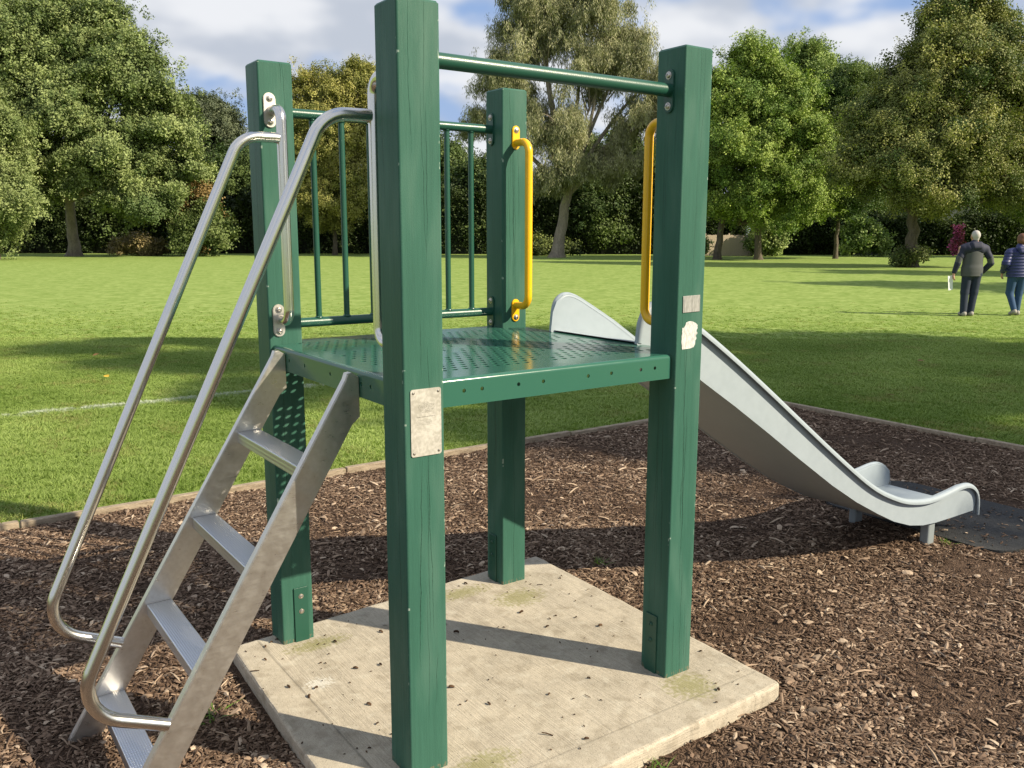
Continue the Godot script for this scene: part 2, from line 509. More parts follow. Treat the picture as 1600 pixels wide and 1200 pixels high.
# ------------------------------------------------------------------ camera, sky, sun
func make_view() -> void:
	var cam := Camera3D.new()
	cam.name = "camera"
	add_child(cam)
	cam.position = EYE
	cam.basis = Basis.from_euler(Vector3(-0.1712, YAW, 0.0014))
	cam.fov = 47.37
	cam.near = 0.05
	cam.far = 900.0
	cam.current = true
	var env := Environment.new()
	env.background_mode = Environment.BG_SKY
	env.sky = Sky.new()
	env.sky.sky_material = cloudy_sky()
	env.ambient_light_source = Environment.AMBIENT_SOURCE_SKY
	env.tonemap_mode = Environment.TONE_MAPPER_LINEAR
	env.background_energy_multiplier = 0.50
	env.tonemap_exposure = 1.62
	env.sdfgi_enabled = true
	env.ssao_enabled = true
	env.ssil_enabled = true
	var we := WorldEnvironment.new()
	we.environment = env
	we.name = "environment"
	add_child(we)
	var sun := DirectionalLight3D.new()
	sun.name = "sun"
	sun.light_energy = 1.6
	sun.light_color = Color(1.0, 0.945, 0.84)
	sun.light_angular_distance = 0.55
	sun.shadow_enabled = true
	add_child(sun)
	var to_sun := Vector3(0.57, 0.665, 0.82)
	sun.look_at_from_position(to_sun * 20.0, Vector3.ZERO)

# thin broken cloud over blue, worked out for every direction
func cloudy_sky() -> PanoramaSkyMaterial:
	var w := 1536; var h := 768
	var n := noise(1.0, 9, 6); var wisp := noise(2.6, 10, 5); var tone := noise(1.7, 12, 5)
	var img := Image.create(w, h, false, Image.FORMAT_RGBF)
	for y in h:
		var el := (0.5 - (y + 0.5) / h) * PI
		for x in w:
			if el < -0.03:
				img.set_pixel(x, y, Color(0.16, 0.19, 0.10)); continue
			var az := (x + 0.5) / w * TAU
			var d := Vector3(sin(az) * cos(el), sin(el), -cos(az) * cos(el))
			var p := Vector3(d.x, d.z, 0) / (maxf(d.y, 0.0) + 0.22)
			var c := n.get_noise_2d(p.x * 1.1 + 3.7, p.y * 1.1 + 1.3) + 0.35 * wisp.get_noise_2d(p.x * 1.1 + 8.0, p.y * 1.6)
			var cover := smoothstep(-0.46, -0.02, c)
			var blue := Vector3(0.22, 0.42, 0.86).lerp(Vector3(0.58, 0.74, 1.0), exp(-maxf(el, 0.0) * 3.4))
			var t := smoothstep(-0.35, 0.4, tone.get_noise_2d(p.x * 1.2 + 20.0, p.y * 1.5))
			var cloud := Vector3(0.70, 0.75, 0.84).lerp(Vector3(1.12, 1.13, 1.15), t)
			var k := blue.lerp(cloud, cover * 0.92)
			img.set_pixel(x, y, Color(k.x, k.y, k.z))
	var s := PanoramaSkyMaterial.new()
	s.panorama = ImageTexture.create_from_image(img)
	s.energy_multiplier = 1.0
	return s
# ------------------------------------------------------------------ ground
func grid(x0: float, x1: float, z0: float, z1: float, nx: int, nz: int, height: Callable, mb: MB, ex := 1.0, ez := 1.0) -> void:
	var rows := []
	for j in nz + 1:
		var row := PackedVector3Array()
		for i in nx + 1:
			var x := lerpf(x0, x1, pow(float(i) / nx, ex)); var z := lerpf(z0, z1, pow(float(j) / nz, ez))
			row.append(Vector3(x, height.call(x, z), z))
		rows.append(row)
	for j in nz:
		for i in nx:
			var a: Vector3 = rows[j][i]; var b: Vector3 = rows[j][i + 1]; var c: Vector3 = rows[j + 1][i + 1]; var d: Vector3 = rows[j + 1][i]
			var nn := [Vector3.UP, Vector3.UP, Vector3.UP, Vector3.UP]
			if j > 0 and j < nz - 1 and i > 0 and i < nx - 1:
				nn[0] = (rows[j][i + 1] - rows[j][i - 1]).cross(rows[j - 1][i] - rows[j + 1][i]).normalized()
				nn[1] = (rows[j][i + 2] - rows[j][i]).cross(rows[j - 1][i + 1] - rows[j + 1][i + 1]).normalized()
				nn[2] = (rows[j + 1][i + 2] - rows[j + 1][i]).cross(rows[j][i + 1] - rows[mini(j + 2, nz)][i + 1]).normalized()
				nn[3] = (rows[j + 1][i + 1] - rows[j + 1][i - 1]).cross(rows[j][i] - rows[mini(j + 2, nz)][i]).normalized()
				for k in 4:
					if nn[k].y < 0: nn[k] = -nn[k]
			mb.squad(a, b, c, d, nn[0], nn[1], nn[2], nn[3])

func on_lawn(x: float, z: float) -> bool:
	return z < KERB_Z - 0.03 or x > KERB_X + 0.03

func make_ground() -> void:
	var lawn := MB.new()
	var gy := func(x: float, z: float) -> float: return ground_y(x, z)
	grid(KERB_X, 380, KERB_Z, -380, 110, 110, gy, lawn, 2.6, 2.6)
	grid(KERB_X, -380, KERB_Z, -380, 110, 110, gy, lawn, 2.2, 2.6)
	grid(KERB_X, 380, KERB_Z, 120, 90, 60, gy, lawn, 2.6, 1.8)
	grid(-6.0, -380, KERB_Z, 120, 20, 20, gy, lawn, 1.8, 1.6)
	grid(-6.0, KERB_X, 7.0, 120, 12, 20, gy, lawn, 1.0, 1.8)
	tag(obj("lawn", lawn.done(), M.lawn), "mown green lawn of the playing field", "lawn", "", "structure")
	var mul := MB.new()
	var my := func(x: float, z: float) -> float: return mulch_y(x, z)
	grid(-3.2, KERB_X, KERB_Z, 2.4, 260, 170, my, mul)
	grid(-6.0, -3.2, KERB_Z, 7.0, 12, 20, my, mul)
	grid(-3.2, KERB_X, 2.4, 7.0, 16, 10, my, mul)
	tag(obj("mulch_ground", mul.done(), M.mulch), "brown bark mulch surface round the play tower", "ground", "", "structure")
	# the slab: corners as they lie, sides sunk into the mulch, arrises worn round
	var c := [Vector2(-0.155, -1.035), Vector2(1.255, -1.135), Vector2(1.232, 0.235), Vector2(-0.215, 0.275)]
	var ring := PackedVector2Array()
	for i in 4:                                        # rounded corners in plan
		var a: Vector2 = c[i]; var p: Vector2 = c[(i + 3) % 4]; var q: Vector2 = c[(i + 1) % 4]
		var r := 0.022
		var s := a + (p - a).normalized() * r; var e := a + (q - a).normalized() * r
		for k in 5: ring.append(s.lerp(a, k / 4.0).lerp(a.lerp(e, k / 4.0), k / 4.0))
	var dense := PackedVector2Array()
	for i in ring.size():
		var a := ring[i]; var b := ring[(i + 1) % ring.size()]
		var cnt := maxi(1, int((b - a).length() / 0.012))
		for k in cnt: dense.append(a.lerp(b, float(k) / cnt))
	var mid: Vector2 = (c[0] + c[1] + c[2] + c[3]) / 4.0
	var sl := MB.new()
	var wob := noise(9.0, 91, 3)
	var uv := func(p: Vector3) -> Vector2: return Vector2((p.x + 0.3) / 1.65, (p.z + 1.25) / 1.65)
	var levels := [[-0.013, 0.0], [-0.006, -0.0015], [-0.0015, -0.006], [0.0, -0.013], [0.0, -0.11]]
	var loops := []
	for lv in levels:
		var lp := PackedVector3Array()
		for i in dense.size():
			var p := dense[i]
			var out := (dense[(i + 1) % dense.size()] - dense[(i + dense.size() - 1) % dense.size()]).normalized().orthogonal()
			if out.dot(p - mid) < 0: out = -out
			var jag := 0.0025 * wob.get_noise_2d(p.x * 0.9, p.y * 0.9) + 0.001 * wob.get_noise_2d(p.x * 5.0, p.y * 5.0 + lv[1] * 300.0) - 0.006 * maxf(0.0, wob.get_noise_2d(p.x * 1.2 + 9, p.y * 1.2) - 0.35)
			var q: Vector2 = p + out * (lv[0] + jag)
			lp.append(Vector3(q.x, lv[1], q.y))
		loops.append(lp)
	for l in levels.size() - 1:
		for i in dense.size():
			var j := (i + 1) % dense.size()
			var a: Vector3 = loops[l][i]; var b: Vector3 = loops[l][j]; var cc: Vector3 = loops[l + 1][j]; var d: Vector3 = loops[l + 1][i]
			var nn := (b - a).cross(d - a).normalized()
			if nn.dot(Vector3(a.x - mid.x, 0.2, a.z - mid.y)) < 0: nn = -nn
			var e0 := i * 0.0075; var e1 := e0 + 0.0075; var v0: float = 0.4 - levels[l][1] * 0.6; var v1: float = 0.4 - levels[l + 1][1] * 0.6
			sl.squad(a, b, cc, d, nn, nn, nn, nn, Vector2(v0, e0), Vector2(v0, e1), Vector2(v1, e1), Vector2(v1, e0))
	for i in dense.size():
		var a: Vector3 = loops[0][i]; var b: Vector3 = loops[0][(i + 1) % dense.size()]; var m := Vector3(mid.x, 0, mid.y)
		sl.tri(a, b, m, Vector3.UP, Vector3.UP, Vector3.UP, uv.call(a), uv.call(b), uv.call(m))
	tag(obj("concrete_slab", sl.done(), M.slab), "square concrete slab with broomed top under the play tower", "slab", "", "structure")

# sleepers that hold the mulch in, each board a piece of its own
func make_edging() -> void:
	var e := thing("timber_edging", "weathered timber edging board line between lawn and mulch behind the tower", "edging", Vector3(0, 0, KERB_Z), "timber edging of the mulch pit")
	var rng := rng_of(55)
	var x := -6.0
	while x < KERB_X:
		var l := minf(1.8, KERB_X - x)
		var m := MB.new()
		m.cbox(Transform3D(Basis(Vector3.UP, rng.randf_range(-0.006, 0.006)), Vector3(x + l / 2, -0.088 + rng.randf_range(-0.006, 0.006), rng.randf_range(-0.006, 0.006))), Vector3(l - 0.006, 0.14, 0.045), 0.006)
		obj("board", m.done(), M.board, e)
		x += l
	var e2 := thing("timber_edging", "timber edging board line along the far side of the mulch beyond the slide", "edging", Vector3(KERB_X, 0, 0), "timber edging of the mulch pit")
	var z := KERB_Z + 0.03
	while z < 7.0:
		var l := minf(1.8, 7.0 - z)
		var m := MB.new()
		m.cbox(Transform3D(Basis(Vector3.UP, PI / 2 + rng.randf_range(-0.006, 0.006)), Vector3(rng.randf_range(-0.006, 0.006), -0.085 + rng.randf_range(-0.005, 0.005), z + l / 2)), Vector3(l - 0.006, 0.14, 0.045), 0.006)
		obj("board", m.done(), M.board, e2)
		z += l
	# rubber mat at the foot of the slide
	var mb := MB.new()
	var mp := PackedVector2Array()
	for q in [[3.1, -1.0, -1], [3.88, -1.0, 0], [3.88, 0.03, 1], [3.1, 0.03, 2]]:
		for k in 7:
			var a := PI * 0.5 * k / 6.0
			var cx: float = q[0] + (0.14 if q[0] < 3.5 else -0.14); var cz: float = q[1] + (0.14 if q[1] < -0.5 else -0.14)
			var st: float = {-1: PI, 0: PI * 1.5, 1: 0.0, 2: PI * 0.5}[q[2]]
			mp.append(Vector2(cx + 0.14 * cos(st + a), cz + 0.14 * sin(st + a)))
	mb.prism(mp, 0.0, 0.05, Transform3D(Basis(Vector3(1, 0, 0), Vector3(0, 0, 1), Vector3(0, 1, 0)), Vector3(0, -0.085, 0)))
	tag(obj("rubber_mat", mb.done(), M.rubber), "black rubber mat lying in the mulch at the slide's end", "mat")

func chip_mesh(l: float, w: float, th: float, curl: float, seed_: int) -> ArrayMesh:
	var mb := MB.new()
	var r := rng_of(seed_)
	var secs := []
	for k in 4:
		var u := k / 3.0
		var ww := w * (0.35 + 0.65 * sin(PI * clampf(u * 0.8 + 0.1, 0, 1))) * r.randf_range(0.8, 1.2)
		var o := Vector3((u - 0.5) * l, curl * sin(PI * u), r.randf_range(-0.12, 0.12) * w)
		secs.append([o + Vector3(0, 0, -ww / 2), o + Vector3(0, th * r.randf_range(0.3, 0.7), 0), o + Vector3(0, th * 0.2, ww / 2), o + Vector3(0, -th / 2, 0)])
	for k in 3:
		for s in 4:
			var a: Vector3 = secs[k][s]; var b: Vector3 = secs[k][(s + 1) % 4]; var c: Vector3 = secs[k + 1][(s + 1) % 4]; var d: Vector3 = secs[k + 1][s]
			var nn := (b - a).cross(d - a).normalized()
			if nn.dot((a + b) * 0.5 - (secs[k][0] + secs[k][2]) * 0.5) < 0: nn = -nn
			mb.quad(a, b, c, d, nn)
	mb.quad(secs[0][0], secs[0][1], secs[0][2], secs[0][3], Vector3.LEFT)
	mb.quad(secs[3][0], secs[3][1], secs[3][2], secs[3][3], Vector3.RIGHT)
	return mb.done()

func make_chips() -> void:
	var holder := thing("wood_chips", "loose wood chips and bark flakes strewn over the mulch", "mulch", Vector3.ZERO, "", "stuff")
	var rng := rng_of(101)
	var patch := noise(0.9, 102, 3)
	var shapes := [[0.034, 0.009, 0.004, 0.003], [0.026, 0.014, 0.004, 0.002], [0.05, 0.008, 0.004, 0.004], [0.020, 0.008, 0.003, 0.001], [0.030, 0.018, 0.004, 0.004], [0.075, 0.007, 0.005, 0.007]]
	var share := [0.27, 0.19, 0.14, 0.27, 0.10, 0.03]
	var pal := [Color(0.050, 0.032, 0.022), Color(0.105, 0.068, 0.047), Color(0.185, 0.127, 0.090), Color(0.300, 0.218, 0.155), Color(0.47, 0.37, 0.275)]
	for s in shapes.size():
		var pl := []; var tn := PackedColorArray()
		var want := int(360000 * share[s])
		var tries := 0
		while pl.size() < want and tries < want * 8:
			tries += 1
			var f := 0.7 + 7.7 * pow(rng.randf(), 0.9)
			var p := EYE + AHEAD * f + ACROSS * rng.randf_range(-1, 1) * (f * 0.74 + 0.7)
			if on_lawn(p.x, p.z) or p.x > KERB_X - 0.02 or p.z < KERB_Z + 0.02 or p.x < -5.5: continue
			if p.x > -0.19 and p.x < 1.24 and p.z > -1.07 and p.z < 0.25: continue
			if p.x > 3.12 and p.x < 3.86 and p.z > -0.98 and p.z < 0.01 and rng.randf() > 0.03: continue
			var pn := patch.get_noise_2d(p.x, p.z)
			if rng.randf() < clampf(-pn * 2.2 - 0.15, 0.0, 0.85): continue
			var y := mulch_y(p.x, p.z) + rng.randf_range(-0.002, 0.008)
			if p.x > 3.12 and p.x < 3.86 and p.z > -0.98 and p.z < 0.01: y = -0.032
			var big := rng.randf() < 0.022
			var sc := rng.randf_range(0.3, 0.78) * (1.0 + 0.03 * f) * (1.9 if big else 1.0)
			var b := Basis.from_euler(Vector3(rng.randfn(0, 0.28), rng.randf() * TAU, rng.randfn(0, 0.25))).scaled(Vector3(sc, sc, sc))
			pl.append(Transform3D(b, Vector3(p.x, y, p.z)))
			var k := clampf(rng.randfn((1.55 if not big else 2.8) + pn * 0.5 + (0.4 if s >= 4 else 0.0), 0.85), 0.0, 3.99)
			var c: Color = pal[int(k)].lerp(pal[int(k) + 1], k - int(k))
			tn.append(c * rng.randf_range(0.85, 1.15))
		many("chips", chip_mesh(shapes[s][0], shapes[s][1], shapes[s][2], shapes[s][3], 200 + s), M.chip, holder, pl, tn)

func tuft_mesh(blades: int, tall: float, spread: float, wide: float, seed_: int, lean := 0.5) -> ArrayMesh:
	var mb := MB.new()
	var r := rng_of(seed_)
	for i in blades:
		var a := r.randf() * TAU
		var base := Vector3(cos(a), 0, sin(a)) * spread * sqrt(r.randf())
		var hgt := tall * r.randf_range(0.55, 1.15)
		var dir := Vector3(r.randfn(0, lean), 1, r.randfn(0, lean)).normalized()
		var side := dir.cross(Vector3(r.randf_range(-1, 1), 0.2, r.randf_range(-1, 1))).normalized() * wide * 0.5
		var droop := Vector3(dir.x, 0, dir.z) * hgt * 0.5
		var m := base + dir * hgt * 0.55
		var tip := base + dir * hgt + droop - Vector3(0, hgt * 0.12, 0)
		var nn := side.cross(dir).normalized()
		if nn.y < 0.0: nn = -nn
		nn = (nn * 0.6 + Vector3.UP).normalized()
		mb.quad(base - side, base + side, m + side * 0.8, m - side * 0.8, nn)
		mb.face(m - side * 0.8, m + side * 0.8, tip, nn)
	return mb.done()

func make_grass() -> void:
	var holder := thing("grass", "short mown grass blades of the lawn", "grass", Vector3.ZERO, "", "stuff")
	var rng := rng_of(301)
	var patch := noise(0.35, 302, 4); var dry := noise(1.2, 303, 3)
	var near := [tuft_mesh(20, 0.046, 0.036, 0.0030, 311, 0.5), tuft_mesh(20, 0.036, 0.042, 0.0030, 312, 0.7)]
	var far := [tuft_mesh(16, 0.032, 0.06, 0.005, 313, 0.6)]
	for layer in 3:
		var pl := []; var tn := PackedColorArray()
		var want: int = [155000, 155000, 45000][layer]
		var tries := 0
		while pl.size() < want and tries < want * 5:
			tries += 1
			var f := 3.6 + 9.4 * pow(rng.randf(), 0.75) if layer < 2 else 10.0 + 13.0 * pow(rng.randf(), 1.1)
			var p := EYE + AHEAD * f + ACROSS * rng.randf_range(-1, 1) * (f * 0.72 + 0.6)
			if not on_lawn(p.x, p.z) or (layer == 2 and rng.randf() < smoothstep(10.0, 22.0, f)): continue
			var gap := minf(absf(p.z - KERB_Z) if p.x < KERB_X else 9.0, absf(p.x - KERB_X) if p.z > KERB_Z - 0.1 else 9.0)
			var pn := patch.get_noise_2d(p.x, p.z); var dn := dry.get_noise_2d(p.x, p.z)
			if gap < 0.14 and rng.randf() > gap / 0.14 * 0.8 + 0.1: continue
			var sc := rng.randf_range(0.6, 1.1) * (1.0 + 0.25 * pn)
			var y := ground_y(p.x, p.z) - 0.004
			pl.append(Transform3D(Basis(Vector3.UP, rng.randf() * TAU).scaled(Vector3(sc, sc * rng.randf_range(0.75, 1.1), sc)), Vector3(p.x, y, p.z)))
			var k := clampf(0.5 + 0.6 * pn + rng.randfn(0, 0.16), 0.0, 1.0)
			var c := Color(0.165, 0.252, 0.046).lerp(Color(0.390, 0.485, 0.150), k)
			if dn > 0.1 and rng.randf() < (dn - 0.1) * 1.1: c = c.lerp(Color(0.30, 0.27, 0.10), rng.randf_range(0.3, 0.9))
			tn.append(c)
		many("blades", near[layer] if layer < 2 else far[0], M.blade, holder, pl, tn)
	# the pitch marking: the same grass, white with paint
	var wl := []; var wt := PackedColorArray()
	for i in 8000:
		var x := rng.randf_range(-3.0, 6.4)
		var z := -6.05 + rng.randfn(0, 0.026) + 0.02 * patch.get_noise_2d(x * 2.0, 4.0)
		if dry.get_noise_2d(x * 2.5, 9.0) > 0.32: continue
		var sc := rng.randf_range(0.7, 1.15)
		wl.append(Transform3D(Basis(Vector3.UP, rng.randf() * TAU).scaled(Vector3.ONE * sc), Vector3(x, ground_y(x, z), z)))
		wt.append(Color(0.42, 0.47, 0.36).lerp(Color(0.74, 0.76, 0.70), rng.randf()))
	tag(many("pitch_marking", near[1], M.blade, self, wl, wt), "white line painted on the grass behind the tower", "line", "", "structure")
	# weeds that come up through the mulch
	var wd := tuft_mesh(26, 0.06, 0.035, 0.005, 321, 0.9)
	for q in [[1.50, -0.98, 0.8, "small green weed tuft in the mulch by the slab's back corner"], [1.47, -0.55, 0.9, "bright green weed tuft in the mulch between back and slide posts"], [-0.33, -0.72, 1.1, "green weed clump in the mulch beside the ladder"], [3.05, -0.22, 0.8, "green weed tuft at the slide's foot"], [0.62, 0.30, 0.8, "weed tuft at the front edge of the slab"]]:
		var o := obj("weed", wd, M.weed)
		o.position = Vector3(q[0], mulch_y(q[0], q[1]) - 0.003, q[1])
		o.scale = Vector3.ONE * q[2]
		tag(o, q[3], "weed", "weeds in the mulch")
# ------------------------------------------------------------------ the play tower
func post_mesh(turn: int, flip: bool) -> ArrayMesh:
	var mb := MB.new()
	var h := S / 2; var ch := 0.006; var y0 := -0.03; var y1 := POST_H
	var dirs := [Vector3.LEFT, Vector3.BACK, Vector3.RIGHT, Vector3.FORWARD]
	for k in 4:
		var nn: Vector3 = dirs[k]; var side: Vector3 = dirs[(k + 1) % 4]; var nx: Vector3 = dirs[(k + 1) % 4]
		var fc := (k + turn) % 4
		var uvf := func(u: float, y: float) -> Vector2:
			var vv := 1.0 - clampf(y / 2.0, 0.0, 1.0)
			return Vector2((fc + (1.0 - u if flip else u)) / 4.0, vv)
		var rows := 24
		for r in rows:
			var a := lerpf(y0, y1 - ch, float(r) / rows); var b := lerpf(y0, y1 - ch, float(r + 1) / rows)
			var L := nn * h - side * (h - ch); var R := nn * h + side * (h - ch)
			mb.squad(L + Vector3.UP * a, R + Vector3.UP * a, R + Vector3.UP * b, L + Vector3.UP * b, nn, nn, nn, nn, uvf.call(0.02, a), uvf.call(0.98, a), uvf.call(0.98, b), uvf.call(0.02, b))
			# rounded arris to the next face, in two facets
			var c0 := R; var c2 := nn * (h - ch) + nx * h
			var c1 := nn * (h - ch * 0.29) + nx * (h - ch * 0.29)
			var n1 := (nn + nx).normalized()
			mb.squad(c0 + Vector3.UP * a, c1 + Vector3.UP * a, c1 + Vector3.UP * b, c0 + Vector3.UP * b, nn, n1, n1, nn, uvf.call(0.98, a), uvf.call(0.998, a), uvf.call(0.998, b), uvf.call(0.98, b))
			mb.squad(c1 + Vector3.UP * a, c2 + Vector3.UP * a, c2 + Vector3.UP * b, c1 + Vector3.UP * b, n1, nx, nx, n1, uvf.call(0.998, a), uvf.call(0.999, a), uvf.call(0.999, b), uvf.call(0.998, b))
		# top: weathered bevel and flat
		var A := nn * h - side * (h - ch) + Vector3.UP * (y1 - ch); var B := nn * h + side * (h - ch) + Vector3.UP * (y1 - ch)
		var C := nn * (h - ch) + side * (h - ch) + Vector3.UP * y1; var E := nn * (h - ch) - side * (h - ch) + Vector3.UP * y1
		var nu := (nn + Vector3.UP).normalized()
		mb.squad(A, B, C, E, nu, nu, nu, nu, uvf.call(0.0, y1), uvf.call(1.0, y1), uvf.call(1.0, y1 - 0.01), uvf.call(0.0, y1 - 0.01))
		var F := nx * h + nn * (h - ch) + Vector3.UP * (y1 - ch)
		mb.tri(B, F, C, nu, nu, Vector3.UP, uvf.call(0.9, y1), uvf.call(0.9, y1), uvf.call(0.9, y1))
		mb.tri(E, C, Vector3.UP * y1, Vector3.UP, Vector3.UP, Vector3.UP, uvf.call(0.0, 1.9), uvf.call(1.0, 1.9), uvf.call(0.5, 1.85))
	return mb.done()

func facing(nrm: Vector3, at: Vector3) -> Transform3D:   # y axis of the result points along nrm, z stays upright where it can
	var up := Vector3.UP if absf(nrm.y) < 0.9 else Vector3.BACK
	var x := nrm.cross(up).normalized()
	return Transform3D(Basis(x, nrm, x.cross(nrm)), at)

func bolt_mesh() -> ArrayMesh:                            # domed button head with a drive recess and a washer
	var mb := MB.new()
	mb.lathe([Vector2(0.0115, 0), Vector2(0.0115, 0.0015), Vector2(0.0085, 0.0018), Vector2(0.0082, 0.0035), Vector2(0.0066, 0.0060), Vector2(0.0036, 0.0068), Vector2(0.0030, 0.0045), Vector2(0.0001, 0.0045)], Transform3D.IDENTITY, 14)
	return mb.done()

func flange_mesh(w: float, hgt: float, th: float) -> ArrayMesh:   # plate with round ends, lies in x-z, faces +y
	var poly := PackedVector2Array()
	for e in [1.0, -1.0]:
		for k in 9:
			var a := PI * k / 8.0 + (0.0 if e > 0 else PI)
			poly.append(Vector2(cos(a) * w / 2, sin(a) * w / 2 + e * (hgt - w) / 2))
	var mb := MB.new()
	# slightly eased edge
	mb.prism(poly, 0.0, th * 0.75, Transform3D(Basis(Vector3.RIGHT, Vector3(0, 0, 1), Vector3.UP), Vector3.ZERO))
	var small := PackedVector2Array()
	for p in poly: small.append(p * Vector2(1.0 - 0.003 / w, 1.0 - 0.003 / hgt))
	mb.prism(small, th * 0.75, th, Transform3D(Basis(Vector3.RIGHT, Vector3(0, 0, 1), Vector3.UP), Vector3.ZERO))
	return mb.done()

func set_bolt(at: Vector3, nrm: Vector3, parent: Node, bm: Mesh, turn := 0.0) -> void:
	var o := obj("bolt", bm, M.bolt, parent)
	o.transform = facing(nrm, at)
	o.rotate_object_local(Vector3.UP, turn)

func set_flange(at: Vector3, nrm: Vector3, w: float, hgt: float, m: Material, parent: Node) -> void:
	var o := obj("flange", flange_mesh(w, hgt, 0.006), m, parent)
	o.transform = facing(nrm, at)

func tube_obj(called: String, pts: Array, r: float, m: Material, parent: Node, seg := 18) -> void:
	var mb := MB.new()
	mb.tube(pts, r, seg)
	obj(called, mb.done(), m, parent)

func make_tower() -> void:
	var T := thing("play_tower", "green timber play tower with perforated deck, steel ladder and grey slide", "play tower")
	var bm := bolt_mesh()
	var posts := {"N": Vector2(0, 0), "R": Vector2(W, 0), "L": Vector2(0, -D), "B": Vector2(W, -D)}
	var turns := {"N": 0, "R": 1, "L": 3, "B": 2}
	var notes := {"N": "nearest green post, with the metal plaque", "R": "green post with peeled white sticker beside the slide", "L": "green post at the far side of the ladder", "B": "green post between guard rail and slide"}
	for k in posts:
		var p: Vector2 = posts[k]
		var po := obj("post", post_mesh(turns[k], k == "R" or k == "L"), M.timber, T)
		po.position = Vector3(p.x + S / 2, 0, p.y - S / 2)
		po.set_meta("label", notes[k])
		if k == "N": continue
		# steel shoe: a strap let into the foot, with two bolts
		var on_x: bool = k == "R" or k == "B"
		var mb := MB.new()
		mb.box(Vector3.ZERO, Vector3(0.052, 0.006, 0.205), 0.0022)
		var sh := obj("foot_strap", mb.done(), M.green, po)
		var nrm := Vector3.LEFT if on_x else Vector3.BACK
		var c := Vector3(-S / 2, 0.0985, 0.022 - 0.032) if on_x else Vector3(0.012, 0.0985, S / 2)
		sh.transform = facing(nrm, c + nrm * 0.0025)
		for y in [0.112, 0.168]:
			var bo := obj("bolt", bm, M.green if k != "L" else M.bolt, po)
			bo.transform = facing(nrm, Vector3(c.x, y, c.z) + nrm * 0.0056)
			bo.scale = Vector3.ONE * 0.8
	make_deck(T)
	make_ladder(T, bm)
	make_slide(T)
	# top bar over the open front
	var bar := part("top_bar", T)
	tube_obj("tube", [Vector3(S + 0.004, 1.853, -0.060), Vector3(W - 0.004, 1.853, -0.060)], 0.0195, M.green, bar, 24)
	for q in [[S, 1.0], [W, -1.0]]:
		var at := Vector3(q[0], 1.851, -0.060); var nr := Vector3(q[1], 0, 0)
		set_flange(at, nr, 0.040, 0.126, M.green, bar)
		for dy in [-0.044, 0.044]: set_bolt(at + Vector3(0, dy, 0) + nr * 0.006, nr, bar, bm, dy * 40)
	# guard rail between the two back posts
	var gr := part("guard_rail", T)
	var gz := -1.014
	for y in [1.828, 1.128]:
		tube_obj("rail", [Vector3(S + 0.004, y, gz), Vector3(W - 0.004, y, gz)], 0.0165, M.green, gr, 20)
		for q in [[S, 1.0], [W, -1.0]]:
			var at := Vector3(q[0], y, gz); var nr := Vector3(q[1], 0, 0)
			set_flange(at, nr, 0.038, 0.122, M.green, gr)
			for dy in [-0.043, 0.043]: set_bolt(at + Vector3(0, dy, 0) + nr * 0.006, nr, gr, bm, dy * 31)
	for i in 7:
		var x := 0.208 + i * 0.1057
		var mb := MB.new()
		mb.tube([Vector3(x, 1.128, gz), Vector3(x, 1.828, gz)], 0.0105, 14, false)
		for e in [[1.1445, 1.0], [1.8115, -1.0]]:       # weld beads
			mb.lathe([Vector2(0.0145, 0.0), Vector2(0.0135, 0.0025 * e[1]), Vector2(0.0108, 0.0045 * e[1])], Transform3D(Basis.IDENTITY, Vector3(x, e[0] - 0.001 * e[1], gz)), 12)
		obj("baluster", mb.done(), M.green, gr)
	# yellow grab handles at the slide
	for q in [[-D, 1.0, 0.998], [-S, -1.0, 0.995]]:
		var hd := part("yellow_handle", T)
		var z0: float = q[0]; var s: float = q[1]; var x: float = q[2]
		var nr := Vector3(0, 0, s)
		var zo := z0 + s * 0.088
		tube_obj("tube", bend([Vector3(x, 1.775, z0 + s * 0.004), Vector3(x, 1.775, zo), Vector3(x, 1.155, zo), Vector3(x, 1.155, z0 + s * 0.004)], 0.05, 9), 0.0145, M.yellow, hd, 20)
		set_flange(Vector3(x, 1.795, z0), nr, 0.034, 0.088, M.yellow, hd)
		set_flange(Vector3(x, 1.135, z0), nr, 0.034, 0.088, M.yellow, hd)
		set_bolt(Vector3(x, 1.822, z0) + nr * 0.006, nr, hd, bm)
		set_bolt(Vector3(x, 1.108, z0) + nr * 0.006, nr, hd, bm, 0.7)
	make_plates(T, bm)

